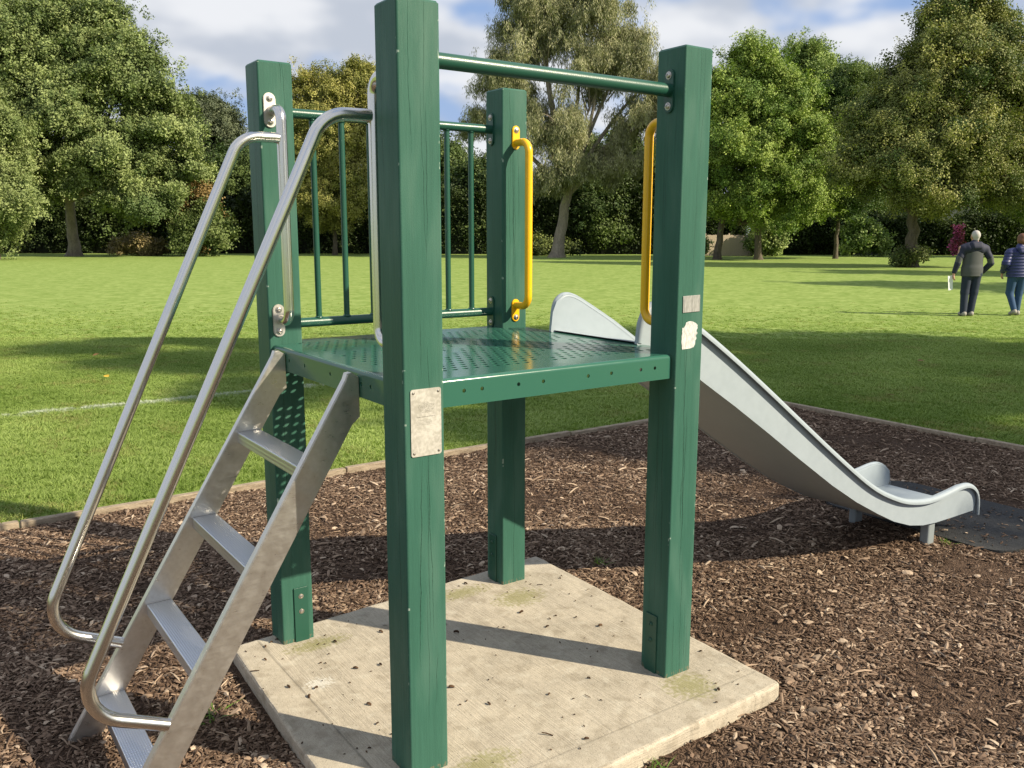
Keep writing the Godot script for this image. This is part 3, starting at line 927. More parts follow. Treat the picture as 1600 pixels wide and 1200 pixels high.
func make_deck(T: Node) -> void:
	var P := part("platform", T)
	var mb := MB.new()
	var th := 0.004; var r := 0.012
	var x0 := 0.010; var x1 := W + S - 0.008; var z1 := -0.016; var z0 := -D - S + 0.012
	var top := Transform3D(Basis.IDENTITY, Vector3(0, DECK, 0))
	# holes in staggered rows, with three plain bands across the sheet
	var pitch := 0.0345; var rowp := 0.0355; var hr := 0.0094
	var za := -D + 0.004; var zb := -S - 0.004
	var rows := int((zb - za) / rowp)
	rowp = (zb - za) / rows
	for j in rows:
		var w0 := za + j * rowp; var w1 := w0 + rowp
		var u := x0 + r
		var start := 0.075 + (pitch * 0.5 if j % 2 else 0.0)
		mb.sheet(u, start, w0, w1, top, th)
		u = start
		while u + pitch < x1 - 0.07:
			var cx := u + pitch / 2; var cz := (w0 + w1) / 2
			var k := cx + cz
			if absf(k - 0.39) < 0.026 or absf(k + 0.055) < 0.026 or absf(k + 0.50) < 0.026 or cz > -0.125 or cz < -0.925:
				mb.sheet(u, u + pitch, w0, w1, top, th)
			else:
				mb.holed(u, u + pitch, w0, w1, cx, cz, hr, top, th)
			u += pitch
		mb.sheet(u, x1 - r, w0, w1, top, th)
	mb.sheet(S + 0.004, W - 0.004, zb, z1 - r, top, th)
	mb.sheet(S + 0.004, W - 0.004, z0 + r, za, top, th)
	obj("deck_plate", mb.done(), M.deck, P)
	# four folded skirts with bolt holes; frame xf: u runs along the side, w downwards, y outwards
	var hf := [0.185, 0.241, 0.359, 0.443, 0.604, 0.692, 0.809, 0.867]
	var hs := [0.205, 0.262, 0.30, 0.471, 0.665, 0.794, 0.865]
	for side in 4:
		var xf: Transform3D; var u0: float; var u1: float; var hl: Array
		match side:
			0: xf = Transform3D(Basis(Vector3.RIGHT, Vector3.BACK, Vector3.DOWN), Vector3(0, DECK, z1)); u0 = S + 0.004; u1 = W - 0.004; hl = hf
			1: xf = Transform3D(Basis(Vector3.FORWARD, Vector3.LEFT, Vector3.DOWN), Vector3(x0, DECK, 0)); u0 = S + 0.004; u1 = D - 0.004; hl = hs
			2: xf = Transform3D(Basis(Vector3.RIGHT, Vector3.FORWARD, Vector3.DOWN), Vector3(0, DECK, z0)); u0 = S + 0.004; u1 = W - 0.004; hl = hf
			3: xf = Transform3D(Basis(Vector3.FORWARD, Vector3.RIGHT, Vector3.DOWN), Vector3(x1, DECK, 0)); u0 = S + 0.004; u1 = D - 0.004; hl = hs
		var sk := MB.new()
		for k in 6:                                       # the fold
			var a := PI / 2 * k / 6.0; var b := PI / 2 * (k + 1) / 6.0
			var pa := Vector3(0, -r + r * sin(a), r - r * cos(a)); var pb := Vector3(0, -r + r * sin(b), r - r * cos(b))
			var na := xf.basis * Vector3(0, sin(a), -cos(a)); var nb := xf.basis * Vector3(0, sin(b), -cos(b))
			sk.squad(xf * (pa + Vector3(u0, 0, 0)), xf * (pa + Vector3(u1, 0, 0)), xf * (pb + Vector3(u1, 0, 0)), xf * (pb + Vector3(u0, 0, 0)), na, na, nb, nb)
		var cells := [u0]
		for i in hl.size() - 1: cells.append((hl[i] + hl[i + 1]) / 2)
		cells.append(u1)
		for i in hl.size(): sk.holed(cells[i], cells[i + 1], r, 0.074, hl[i], 0.036, 0.0055, xf, 0.004, 14)
		# end caps and the turned-in bottom lip
		for e in [[u0, -1.0], [u1, 1.0]]:
			var nn: Vector3 = xf.basis * Vector3(e[1], 0, 0)
			sk.quad(xf * Vector3(e[0], 0, r), xf * Vector3(e[0], -0.004, r), xf * Vector3(e[0], -0.004, 0.074), xf * Vector3(e[0], 0, 0.074), nn)
		sk.quad(xf * Vector3(u0, 0, 0.074), xf * Vector3(u1, 0, 0.074), xf * Vector3(u1, -0.03, 0.0745), xf * Vector3(u0, -0.03, 0.0745), Vector3.DOWN)
		obj("skirt", sk.done(), M.deck, P)

func make_ladder(T: Node, bm: Mesh) -> void:
	var L := part("ladder", T)
	var slope := 1.64
	var xf_at := func(y: float) -> float: return -0.020 - (1.065 - y) / slope     # front edge of a stringer
	var wid := 0.093
	var mid := [-0.284, -0.834]
	for z in mid:
		var poly := PackedVector2Array()
		var yb := -0.13
		poly.append(Vector2(xf_at.call(yb), yb))
		poly.append(Vector2(xf_at.call(1.045), 1.045))
		poly.append(Vector2(-0.026, 1.062)); poly.append(Vector2(-0.014, 1.064))
		poly.append(Vector2(0.007, 1.050)); poly.append(Vector2(0.008, 0.940))
		poly.append(Vector2(xf_at.call(0.92) + wid, 0.92))
		poly.append(Vector2(xf_at.call(yb) + wid, yb))
		var mb := MB.new()
		# box section with eased long edges
		mb.prism(poly, z - 0.0115, z + 0.0115)
		var inner := Geometry2D.offset_polygon(poly, -0.0028)
		mb.prism(inner[0], z - 0.014, z + 0.014)
		obj("stringer", mb.done(), M.plate_steel, L)
	for y in [0.815, 0.563, 0.315, 0.060]:
		var x: float = xf_at.call(y) + 0.012
		var mb := MB.new()
		mb.box(Vector3(x + 0.038, y - 0.018, (mid[0] + mid[1]) / 2), Vector3(0.076, 0.036, mid[0] - mid[1] - 0.0285), 0.003)
		var tr := obj("tread", mb.done(), M.tread, L)
		for z in [mid[0] - 0.0145, mid[1] + 0.0145]:       # weld along both ends
			var wb := MB.new()
			var pts := []
			for k in 14: pts.append(Vector3(x + 0.004 + k * 0.0052, y + 0.0008 + 0.0006 * (k % 2), z))
			wb.tube(pts, 0.0026, 6)
			obj("weld", wb.done(), M.bolt, tr)
	# handrails: from the grab rail at the post down to the stringer
	for q in [[-S, -1.0, -0.284, -0.204], [-D, 1.0, -0.834, -0.856]]:
		var zf: float = q[0]; var s: float = q[1]; var zs: float = q[2]; var zt: float = q[3]
		var HR := part("handrail", T)
		var nr := Vector3(0, 0, s)
		var gx := 0.040
		tube_obj("grab_rail", bend([Vector3(gx, 1.820, zf + s * 0.004), Vector3(gx, 1.820, zt), Vector3(gx, 1.150, zt), Vector3(gx, 1.150, zf + s * 0.004)], 0.055, 10), 0.0165, M.steel, HR, 22)
		for y in [1.822, 1.148]:
			set_flange(Vector3(gx - 0.006, y, zf), nr, 0.040, 0.108, M.cast, HR)
			for dy in [-0.036, 0.036]: set_bolt(Vector3(gx - 0.006, y + dy, zf) + nr * 0.006, nr, HR, bm, dy * 50)
		tube_obj("sloping_rail", bend([Vector3(gx - 0.012, 1.728, zt), Vector3(-0.093, 1.728, lerpf(zt, zs, 0.12)), Vector3(-0.752, 0.300, zs), Vector3(xf_at.call(0.205) + 0.004, 0.205, zs)], 0.11, 12), 0.0168, M.steel, HR, 24)

func slide_curve() -> Array:                               # (x, rim height, underside height)
	var rim := [[1.004, 1.075], [1.012, 1.145], [1.030, 1.187], [1.060, 1.210], [1.095, 1.214], [1.14, 1.200], [1.20, 1.168], [1.32, 1.100], [1.505, 0.980], [1.70, 0.846], [1.90, 0.705], [2.12, 0.551], [2.32, 0.416], [2.45, 0.338], [2.575, 0.281], [2.70, 0.238], [2.845, 0.212], [2.96, 0.209], [3.07, 0.218], [3.16, 0.228], [3.23, 0.226], [3.29, 0.205], [3.335, 0.168], [3.358, 0.115], [3.363, 0.045]]
	return rim

func make_slide(T: Node) -> void:
	var SL := part("slide", T)
	var zn := -0.250; var zf := -0.720; var wall := 0.012
	var rim := slide_curve()
	var low := [[1.03, 1.052], [1.10, 1.040], [1.20, 0.995], [1.32, 0.918], [1.505, 0.804], [1.71, 0.672], [1.90, 0.546], [2.14, 0.392], [2.32, 0.288], [2.49, 0.203], [2.62, 0.143], [2.755, 0.098], [2.87, 0.076], [2.98, 0.068], [3.15, 0.066], [3.325, 0.066]]
	var side := PackedVector2Array()
	for i in range(low.size()): side.append(Vector2(low[i][0], low[i][1]))
	for i in range(rim.size() - 2, -1, -1): side.append(Vector2(minf(rim[i][0], 3.345), rim[i][1] - 0.004))
	# walls
	for z in [zn, zf]:
		var mb := MB.new()
		mb.prism(side, z - wall / 2, z + wall / 2)
		obj("side_wall", mb.done(), M.slide, SL)
	# bed: a curved sheet, smooth
	var mb2 := MB.new()
	var prev := []
	for i in low.size():
		var p := Vector2(low[i][0], low[i][1] + 0.022)
		if i < 2: p = Vector2([1.02, 1.09][i], [1.0745, 1.066][i])
		var q := Vector2(low[i][0], low[i][1] - 0.001 + 0.004)
		prev.append([p, q])
	for i in low.size() - 1:
		for k in 2:
			var sg: float = 1.0 if k == 0 else -1.0
			var a: Vector2 = prev[i][k]; var b: Vector2 = prev[i + 1][k]
			var n0: Vector2 = (prev[mini(i + 1, low.size() - 1)][k] - prev[maxi(i - 1, 0)][k]).normalized(); var n1: Vector2 = (prev[mini(i + 2, low.size() - 1)][k] - prev[i][k]).normalized()
			var na := Vector3(-n0.y, n0.x, 0) * sg; var nb := Vector3(-n1.y, n1.x, 0) * sg
			mb2.squad(Vector3(a.x, a.y, zf), Vector3(b.x, b.y, zf), Vector3(b.x, b.y, zn), Vector3(a.x, a.y, zn), na, nb, nb, na)
	var e: Array = prev[low.size() - 1]
	mb2.quad(Vector3(e[0].x, e[0].y, zf), Vector3(e[0].x, e[0].y, zn), Vector3(e[1].x, e[1].y, zn), Vector3(e[1].x, e[1].y, zf), Vector3.RIGHT)
	obj("bed", mb2.done(), M.slide, SL)
	# rolled rim: a half-round lip that turns outwards over each wall
	for q in [[zn, 1.0], [zf, -1.0]]:
		var m3 := MB.new()
		var pts := []
		var c := Curve2D.new()
		for i in rim.size(): c.add_point(Vector2(rim[i][0], rim[i][1]))
		var dense := []
		for i in rim.size() - 1:
			var sub := 3
			for k in sub:
				var p0: Array = rim[maxi(i - 1, 0)]; var p1: Array = rim[i]; var p2: Array = rim[i + 1]; var p3: Array = rim[mini(i + 2, rim.size() - 1)]
				var tt := float(k) / sub
				dense.append(Vector2(p1[0], p1[1]).cubic_interpolate(Vector2(p2[0], p2[1]), Vector2(p0[0], p0[1]), Vector2(p3[0], p3[1]), tt))
		dense.append(Vector2(rim[-1][0], rim[-1][1]))
		var secs := []
		for i in dense.size():
			var d: Vector2 = (dense[mini(i + 1, dense.size() - 1)] - dense[maxi(i - 1, 0)]).normalized()
			var up := Vector3(-d.y, d.x, 0)
			var o: Vector3 = Vector3(dense[i].x, dense[i].y, q[0]) - up * 0.0165
			var lip: float = 1.0 if i > 8 else smoothstep(0.0, 8.0, float(i)) * 0.6 + 0.4
			var ring := []
			# inner foot, over the top, down the outside, and back under
			for k in 11:
				var a := PI * k / 10.0
				var rr := 0.0165
				ring.append([o + Vector3(0, 0, q[1] * (0.0095 * lip - cos(a) * rr * lip)) + up * sin(a) * rr, Vector3(0, 0, -q[1] * cos(a)) + up * sin(a)])
			var outer: Vector3 = ring[10][0]
			ring.append([outer - up * 0.006, Vector3(0, 0, q[1])])
			ring.append([outer - up * 0.006 - Vector3(0, 0, q[1] * 0.005 * lip), -up])
			ring.append([outer - up * 0.001 - Vector3(0, 0, q[1] * 0.013 * lip), (-up - Vector3(0, 0, q[1])).normalized()])
			secs.append(ring)
		for i in secs.size() - 1:
			for k in secs[0].size() - 1:
				m3.squad(secs[i][k][0], secs[i][k + 1][0], secs[i + 1][k + 1][0], secs[i + 1][k][0], secs[i][k][1], secs[i][k + 1][1], secs[i + 1][k + 1][1], secs[i + 1][k][1])
		for en in [0, secs.size() - 1]:
			for k in 10: m3.face(secs[en][0][0], secs[en][k][0], secs[en][k + 1][0], Vector3.LEFT if en == 0 else Vector3.DOWN)
		obj("rim", m3.done(), M.slide, SL)
	for z in [-0.285, -0.672]:
		var m4 := MB.new()
		m4.cbox(Transform3D(Basis.IDENTITY, Vector3(2.985, -0.05, z)), Vector3(0.062, 0.27, 0.050), 0.012)
		obj("leg", m4.done(), M.slide_leg, SL)

func make_plates(T: Node, bm: Mesh) -> void:
	# engraved plaque on the near post
	var pl := MB.new()
	var pw := 0.087; var ph := 0.172
	var poly := PackedVector2Array()
	for c in [[1, 1, 0.0], [-1, 1, PI / 2], [-1, -1, PI], [1, -1, PI * 1.5]]:
		for k in 5:
			var a: float = c[2] + PI / 2 * k / 4.0
			poly.append(Vector2(c[0] * (pw / 2 - 0.006) + 0.006 * cos(a), c[1] * (ph / 2 - 0.006) + 0.006 * sin(a)))
	pl.prism(poly, 0.0, 0.0022)
	var P := obj("plaque", pl.done(), M.plaque, T)
	P.position = Vector3(0.061, 0.967, 0.0004)
	P.set_meta("label", "pale metal plaque with faint engraved crest and lines")
	var tw := 0.062; var thh := 0.135
	var fp := MB.new()
	fp.squad(Vector3(-tw / 2, -thh / 2, 0), Vector3(tw / 2, -thh / 2, 0), Vector3(tw / 2, thh / 2, 0), Vector3(-tw / 2, thh / 2, 0), Vector3.BACK, Vector3.BACK, Vector3.BACK, Vector3.BACK, Vector2(0, 1), Vector2(1, 1), Vector2(1, 0), Vector2(0, 0))
	var en := obj("engraving", fp.done(), M.engraving, P)
	en.position = Vector3(0, 0.004, 0.0027)
	for sx in [-1.0, 1.0]:
		for sy in [-1.0, 1.0]:
			var b := obj("screw", bm, M.bolt, P)
			b.transform = facing(Vector3.BACK, Vector3(sx * (pw / 2 - 0.008), sy * (ph / 2 - 0.009), 0.0021))
			b.scale = Vector3.ONE * 0.34
	# small worn label plate and a torn sticker on the post by the slide
	var lb := MB.new()
	lb.cbox(Transform3D(Basis(Vector3.BACK, 0.02), Vector3(0.9965, 1.2225, 0.0016)), Vector3(0.074, 0.051, 0.0022), 0.0006)
	obj("label_plate", lb.done(), M.label, T)
	var st := PackedVector2Array()
	var rg := rng_of(808)
	var outline := [[-0.033, -0.040], [-0.030, -0.043], [0.010, -0.0425], [0.022, -0.038], [0.026, -0.030], [0.0245, -0.022], [0.031, -0.014], [0.028, -0.004], [0.033, 0.003], [0.029, 0.010], [0.034, 0.018], [0.032, 0.030], [0.020, 0.037], [0.008, 0.041], [-0.010, 0.042], [-0.018, 0.036], [-0.022, 0.026], [-0.032, 0.022], [-0.034, 0.006], [-0.0345, -0.020]]
	for i in outline.size():
		var a := Vector2(outline[i][0], outline[i][1]); var nx: Array = outline[(i + 1) % outline.size()]; var b := Vector2(nx[0], nx[1])
		for k in 3: st.append(a.lerp(b, k / 3.0) + Vector2(rg.randf_range(-1, 1), rg.randf_range(-1, 1)) * 0.0013)
	var sm := MB.new()
	sm.prism(st, 0.0, 0.0006)
	var so := obj("torn_sticker", sm.done(), M.sticker, T)
	so.position = Vector3(0.994, 1.1275, 0.0006)

func print_materials() -> void:
	M.plaque = mat(Color.WHITE, 0.42, 0.25)
	M.plaque.albedo_texture = mottle(256, 0.01, 0.06, 81, Color(0.42, 0.40, 0.35), Color(0.60, 0.575, 0.52), 2.4)
	M.plaque.uv1_triplanar = true
	M.plaque.uv1_scale = Vector3(5, 5, 5)
	# the engraving is too worn to read: a crest-like cluster, a heading and rows of small strokes
	var im := Image.create(256, 512, false, Image.FORMAT_RGBA8)
	im.fill(Color(0.42, 0.40, 0.35, 0.0))
	var rg := rng_of(82)
	for k in 900:
		var a := rg.randf() * TAU; var r := sqrt(rg.randf())
		var p := Vector2(128 + cos(a) * r * 100, 120 + sin(a) * r * 60)
		if p.y < 120 - (70 - absf(p.x - 128)) and p.y < 90: continue
		im.fill_rect(Rect2i(int(p.x), int(p.y), rg.randi_range(2, 6), rg.randi_range(1, 4)), Color(0.36, 0.35, 0.32, rg.randf_range(0.1, 0.6)))
	for row in [[212, 6, 0.5], [246, 3, 0.42], [262, 3, 0.42], [274, 3, 0.4], [288, 3, 0.4], [330, 2, 0.2], [346, 2, 0.2], [362, 2, 0.2], [380, 2, 0.16], [400, 2, 0.16]]:
		var x := 8 + rg.randi_range(0, 10)
		var stop := rg.randi_range(170, 248)
		while x < stop:
			var l := rg.randi_range(3, 9)
			im.fill_rect(Rect2i(x, row[0] + rg.randi_range(-1, 1), l, row[1]), Color(0.28, 0.28, 0.26, minf(1.0, row[2] * rg.randf_range(0.9, 1.7))))
			x += l + rg.randi_range(2, 5)
	M.engraving = mat(Color.WHITE, 0.5)
	M.engraving.albedo_texture = tex(im)
	M.engraving.transparency = BaseMaterial3D.TRANSPARENCY_ALPHA
	M.label = mat(Color.WHITE, 0.5, 0.5)
	M.label.albedo_texture = mottle(256, 0.05, 0.01, 83, Color(0.26, 0.26, 0.25), Color(0.46, 0.455, 0.44), 2.4)
	M.label.uv1_triplanar = true
	M.label.uv1_scale = Vector3(30, 4, 4)
	M.sticker = mat(Color.WHITE, 0.8)
	M.sticker.albedo_texture = mottle(256, 0.04, 0.2, 84, Color(0.33, 0.34, 0.33), Color(0.66, 0.66, 0.64), 3.0)
	M.sticker.uv1_triplanar = true
	M.sticker.uv1_scale = Vector3(16, 4, 4)
	M.weed = mat(lin(0.085, 0.17, 0.02), 0.6)
	M.weed.backlight_enabled = true
	M.weed.backlight = Color(0.5, 0.6, 0.2)
# ------------------------------------------------------------------ trees
func sprig_mesh(leaves: int, spread: float, l: float, w: float, seed_: int, hang := 0.0) -> ArrayMesh:
	var mb := MB.new()
	var r := rng_of(seed_)
	for i in leaves:
		var p := Vector3(r.randfn(0, 0.5), r.randfn(0, 0.42), r.randfn(0, 0.5)) * spread
		var dir := Vector3(r.randfn(0, 1), r.randfn(0, 0.6) - 0.25, r.randfn(0, 1)).normalized()
		if hang > 0: 
			p.y = -r.randf() * spread * 2.0; p.x *= 0.55; p.z *= 0.55
			dir = Vector3(r.randfn(0, 0.35), -1, r.randfn(0, 0.35)).normalized()
		var face_ := Vector3(r.randfn(0, 0.7), 1.0, r.randfn(0, 0.7)) if hang <= 0 else Vector3(r.randfn(0, 1), 0.2, r.randfn(0, 1))
		var side := dir.cross(face_).normalized()
		var nn := side.cross(dir).normalized()
		if nn.y < 0: nn = -nn
		var ll := l * r.randf_range(0.7, 1.25); var ww := w * r.randf_range(0.75, 1.2)
		var tip := p + dir * ll - nn * ll * 0.12
		var a := p + dir * ll * 0.45 + side * ww * 0.5; var b := p + dir * ll * 0.45 - side * ww * 0.5
		mb.face(p, a, tip, (nn + side * 0.25).normalized())
		mb.face(p, b, tip, (nn - side * 0.25).normalized())
	return mb.done()

func limb(mb: MB, a: Vector3, b: Vector3, r0: float, r1: float, bow: Vector3, seg := 7, steps := 7) -> void:
	var pts := []; var rr := []
	for k in steps + 1:
		var u := float(k) / steps
		pts.append(a.lerp(b, u) + bow * sin(PI * u))
		rr.append(lerpf(r0, r1, pow(u, 0.8)))
	mb.tube(pts, rr, seg, false)

# lobes: [x, y, z, rx, ry, rz], x across the field, z towards the path; the crown is made of many clumps on the skin of each lobe
func tree(called: String, label: String, group: String, at: Vector3, lobes: Array, o: Dictionary) -> Node3D:
	var T := thing(called, label, o.get("category", "tree"), at, group)
	T.rotation.y = YAW
	var rng := rng_of(o.seed)
	var h: float = o.get("fork", 4.0)
	var r0: float = o.get("girth", 0.35)
	var lean: Vector3 = o.get("lean", Vector3.ZERO)
	var wood := MB.new()
	var fork := Vector3(0, h, 0) + lean
	if r0 > 0.0:
		var stems: Array = o.get("stems", [Vector3.ZERO])
		for sft in stems:
			var pts := []; var rr := []
			for k in 9:
				var u := k / 8.0
				pts.append(Vector3(sft.x, -0.25, sft.z).lerp(fork + Vector3(sft.x, 0, sft.z) * 0.85, u) + Vector3(rng.randfn(0, 0.04), 0, rng.randfn(0, 0.04)) * minf(1.0, r0 * 3.0))
				rr.append(r0 * (1.0 - 0.35 * u) * (1.0 + 0.9 * exp(-u * 14.0)))
			wood.tube(pts, rr, 12, false)
		for lb in lobes:
			var c := Vector3(lb[0], lb[1], lb[2])
			if c.y < h + 0.3: continue
			var start := fork.lerp(Vector3(fork.x, fork.y * 1.0, fork.z), 0.5)
			limb(wood, start - Vector3(0, 0.4, 0), c, r0 * 0.5, r0 * 0.14, Vector3(rng.randfn(0, 0.3), rng.randf_range(-0.2, 0.5), rng.randfn(0, 0.3)))
			for k in o.get("twigs", 6):
				var d := Vector3(rng.randfn(), rng.randfn() * 0.7 + 0.3, rng.randfn()).normalized()
				limb(wood, start.lerp(c, rng.randf_range(0.55, 1.0)), c + d * Vector3(lb[3], lb[4], lb[5]) * rng.randf_range(0.7, 1.0), r0 * 0.13, 0.015, Vector3(0, rng.randf_range(-0.3, 0.3), 0), 5, 4)
		obj("trunk", wood.done(), o.get("bark", M.bark), T)
	var total := 0.0
	for lb in lobes: total += pow(lb[3] * lb[4] * lb[5], 0.6667)
	var pl := []; var tn := PackedColorArray()
	var size: float = o.get("sprig", 1.0)
	var ca: Color = o.a; var cb: Color = o.b
	var sh: float = o.get("shell", 0.72)
	for lb in lobes:
		var want := int(o.count * pow(lb[3] * lb[4] * lb[5], 0.6667) / total)
		var mean: float = pow(lb[3] * lb[4] * lb[5], 0.3333)
		var clumps := maxi(6, int(want / float(o.get("per", 42))))
		for c in clumps:
			var d := Vector3(rng.randfn(), rng.randfn(), rng.randfn()).normalized()
			if d.y < -0.5 and rng.randf() < 0.6: d.y = -d.y
			var q: float = rng.randf_range(sh * 0.94, 0.97) if rng.randf() < 0.8 else rng.randf_range(0.2, sh)
			var cc := Vector3(lb[0], lb[1], lb[2]) + d * Vector3(lb[3], lb[4], lb[5]) * q
			if rng.randf() < 0.18: cc += d * mean * rng.randf_range(0.05, 0.28)      # stray shoots break the outline
			var rc := mean * rng.randf_range(0.17, 0.33)
			var tone := clampf(rng.randfn(0.45, 0.25), 0.0, 1.0)
			for k in int(want / clumps):
				var off := Vector3(rng.randfn(0, 0.62), rng.randfn(0, 0.44), rng.randfn(0, 0.62)) * rc
				if rng.randf() < 0.2: off = (off + d * rc * 0.5) * rng.randf_range(1.1, 1.7)      # loose shoots
				var p := cc + off
				if p.y < 0.15: continue
				var sc := size * rng.randf_range(0.65, 1.3)
				var grow := (d * 0.9 + Vector3.UP * 0.5 + Vector3(rng.randfn(0, 0.35), rng.randfn(0, 0.35), rng.randfn(0, 0.35))).normalized()   # shoots face the light
				var gx := grow.cross(Vector3(rng.randfn(), rng.randfn(), rng.randfn())).normalized()
				var b := Basis(gx, grow, gx.cross(grow))
				if o.get("hang", false): b = Basis.from_euler(Vector3(rng.randfn(0, 0.2), rng.randf() * TAU, rng.randfn(0, 0.2)))
				pl.append(Transform3D(b.scaled(Vector3.ONE * sc), p))
				var m := clampf(tone + rng.randfn(0, 0.22), 0.0, 1.0)
				tn.append(ca.lerp(cb, m) * rng.randf_range(0.85, 1.12))
	many("crown" if r0 > 0.0 else "foliage", o.mesh, M.leafy, T, pl, tn)
	return T

func make_trees() -> void:
	var oak := sprig_mesh(42, 0.31, 0.125, 0.080, 401)
	var fine := sprig_mesh(40, 0.31, 0.112, 0.072, 402)
	var lime := sprig_mesh(38, 0.29, 0.105, 0.075, 403)
	var gum := sprig_mesh(34, 0.38, 0.21, 0.036, 404, 1.0)
	var G := "trees round the playing field"
	tree("oak_tree", "huge spreading oak with thick pale trunk standing left of the ladder", G, park(-30.7, 62.0), [
		[-2.3, 13.6, 0.5, 3.5, 3.2, 3.4], [1.7, 14.8, -0.5, 3.0, 2.7, 3.0], [4.3, 11.6, 0.6, 3.0, 2.8, 3.0], [6.6, 8.7, 0.4, 2.4, 2.2, 2.5], [0.3, 9.6, 1.6, 3.6, 3.0, 3.2],
		[-4.2, 8.4, 1.0, 3.2, 2.6, 3.0], [3.6, 6.6, 2.2, 3.0, 2.1, 2.6], [0.2, 5.0, 2.6, 2.1, 1.7, 2.0], [7.6, 5.4, 0.8, 2.2, 1.8, 2.2], [-5.4, 12.2, 0.0, 3.0, 2.8, 3.0], [-4.0, 5.0, 1.8, 2.4, 1.8, 2.2], [5.8, 3.4, 2.4, 2.1, 1.4, 1.8]],
		{"seed": 1, "count": 21750, "mesh": oak, "a": Color(0.095, 0.143, 0.047), "b": Color(0.308, 0.364, 0.140), "fork": 4.2, "girth": 0.42, "sprig": 1.25, "bark": M.pale_bark})
	tree("ash_tree", "lighter green leafy tree cut off by the picture's left edge", G, park(-31.5, 54.0), [
		[-1.0, 6.2, 0, 2.9, 3.0, 2.8], [0.6, 3.6, 0.6, 2.4, 2.2, 2.2], [-1.0, 2.0, 0.4, 2.4, 1.6, 2.0], [0.4, 8.0, 0, 1.8, 1.5, 1.8]],
		{"seed": 2, "count": 8700, "mesh": oak, "a": Color(0.125, 0.172, 0.055), "b": Color(0.343, 0.396, 0.158), "fork": 2.0, "girth": 0.22})
	tree("poplar_tree", "distant grey green tree in the gap behind the left-hand steel rail", G, park(-28.0, 84.0), [
		[0, 10.4, 0, 3.0, 3.2, 3.0], [1.0, 7.0, 0, 3.2, 3.0, 3.0], [-1.8, 12.0, 0, 2.0, 1.8, 2.0]],
		{"seed": 3, "count": 7540, "mesh": oak, "a": Color(0.069, 0.092, 0.052), "b": Color(0.172, 0.201, 0.113), "fork": 3.5, "girth": 0.25, "sprig": 1.3})
	tree("golden_tree", "yellowing small tree seen behind the guard rail balusters", G, park(-13.2, 66.0), [
		[-0.6, 10.2, 0, 2.6, 2.7, 2.6], [1.6, 11.6, 0, 2.0, 2.0, 2.0], [0.8, 8.0, 0.6, 3.2, 2.4, 2.8], [-1.4, 6.0, 0.8, 2.4, 2.2, 2.4], [2.0, 5.0, 0.8, 2.4, 2.0, 2.4], [-0.4, 3.4, 1.2, 2.2, 1.4, 2.0]],
		{"seed": 4, "count": 11890, "mesh": fine, "a": Color(0.155, 0.172, 0.044), "b": Color(0.440, 0.410, 0.130), "fork": 2.6, "girth": 0.2, "sprig": 1.15, "shell": 0.6})
	tree("gum_tree", "tall grey green gum tree with leaning bare trunk and drooping leaves", G, park(3.0, 60.0), [
		[-1.2, 14.6, 0, 2.9, 2.4, 2.6], [-3.6, 11.6, 0.3, 2.3, 2.0, 2.2], [1.8, 15.8, 0, 2.4, 2.2, 2.4], [4.6, 13.4, -0.3, 2.1, 2.0, 2.1], [6.4, 12.0, 0, 1.7, 1.6, 1.7], [2.6, 12.0, 0.8, 2.0, 1.7, 2.0],
		[-0.2, 8.8, 1.2, 2.3, 2.0, 2.1], [0.4, 6.0, 1.4, 2.2, 1.7, 2.0], [5.4, 9.0, 0.2, 2.2, 1.8, 2.0], [-5.0, 9.2, 0, 1.5, 1.3, 1.5], [4.0, 6.6, 0.6, 1.8, 1.3, 1.7], [-1.8, 17.2, 0, 1.8, 1.4, 1.8]],
		{"seed": 5, "count": 9951, "mesh": gum, "hang": true, "a": Color(0.173, 0.191, 0.097), "b": Color(0.469, 0.462, 0.269), "fork": 4.6, "girth": 0.42, "lean": Vector3(0.75, 0, 0), "bark": M.pale_bark, "twigs": 9, "sprig": 1.05, "per": 30, "shell": 0.6})
	tree("maple_tree", "broad bright green twin-stemmed tree right of the slide post", G, park(14.2, 56.0), [
		[0.4, 10.8, 0, 1.9, 2.1, 2.0], [-1.3, 9.3, 0.5, 2.2, 2.2, 2.2], [2.0, 9.0, 0.3, 2.4, 2.3, 2.4], [3.6, 6.6, 0.6, 2.4, 1.9, 2.3], [-0.6, 6.2, 1.5, 2.8, 2.0, 2.4], [-2.4, 5.2, 0.8, 2.0, 1.9, 2.1], [1.8, 4.0, 1.6, 2.6, 1.6, 2.3], [-0.8, 3.7, 1.4, 2.0, 1.3, 1.8], [3.6, 3.6, 1.0, 1.8, 1.2, 1.6], [4.6, 4.8, 0.2, 1.7, 1.3, 1.8]],
		{"seed": 6, "count": 15225, "mesh": oak, "a": Color(0.118, 0.196, 0.038), "b": Color(0.347, 0.438, 0.099), "fork": 2.6, "girth": 0.26, "stems": [Vector3(-1.2, 0, 0), Vector3(1.3, 0, 0.4)]})
	tree("sycamore_tree", "tall loose green tree rising behind the twin-stemmed tree", G, park(25.0, 76.0), [
		[0, 14.2, 0, 2.6, 2.4, 2.6], [1.6, 11.4, 0, 2.6, 2.4, 2.4], [-1.6, 10.6, 0, 2.6, 2.6, 2.6], [0, 7.0, 0, 3.4, 3.0, 3.0]],
		{"seed": 7, "count": 9425, "mesh": oak, "a": Color(0.116, 0.189, 0.047), "b": Color(0.311, 0.391, 0.109), "fork": 4.0, "girth": 0.3, "sprig": 1.25, "shell": 0.6})
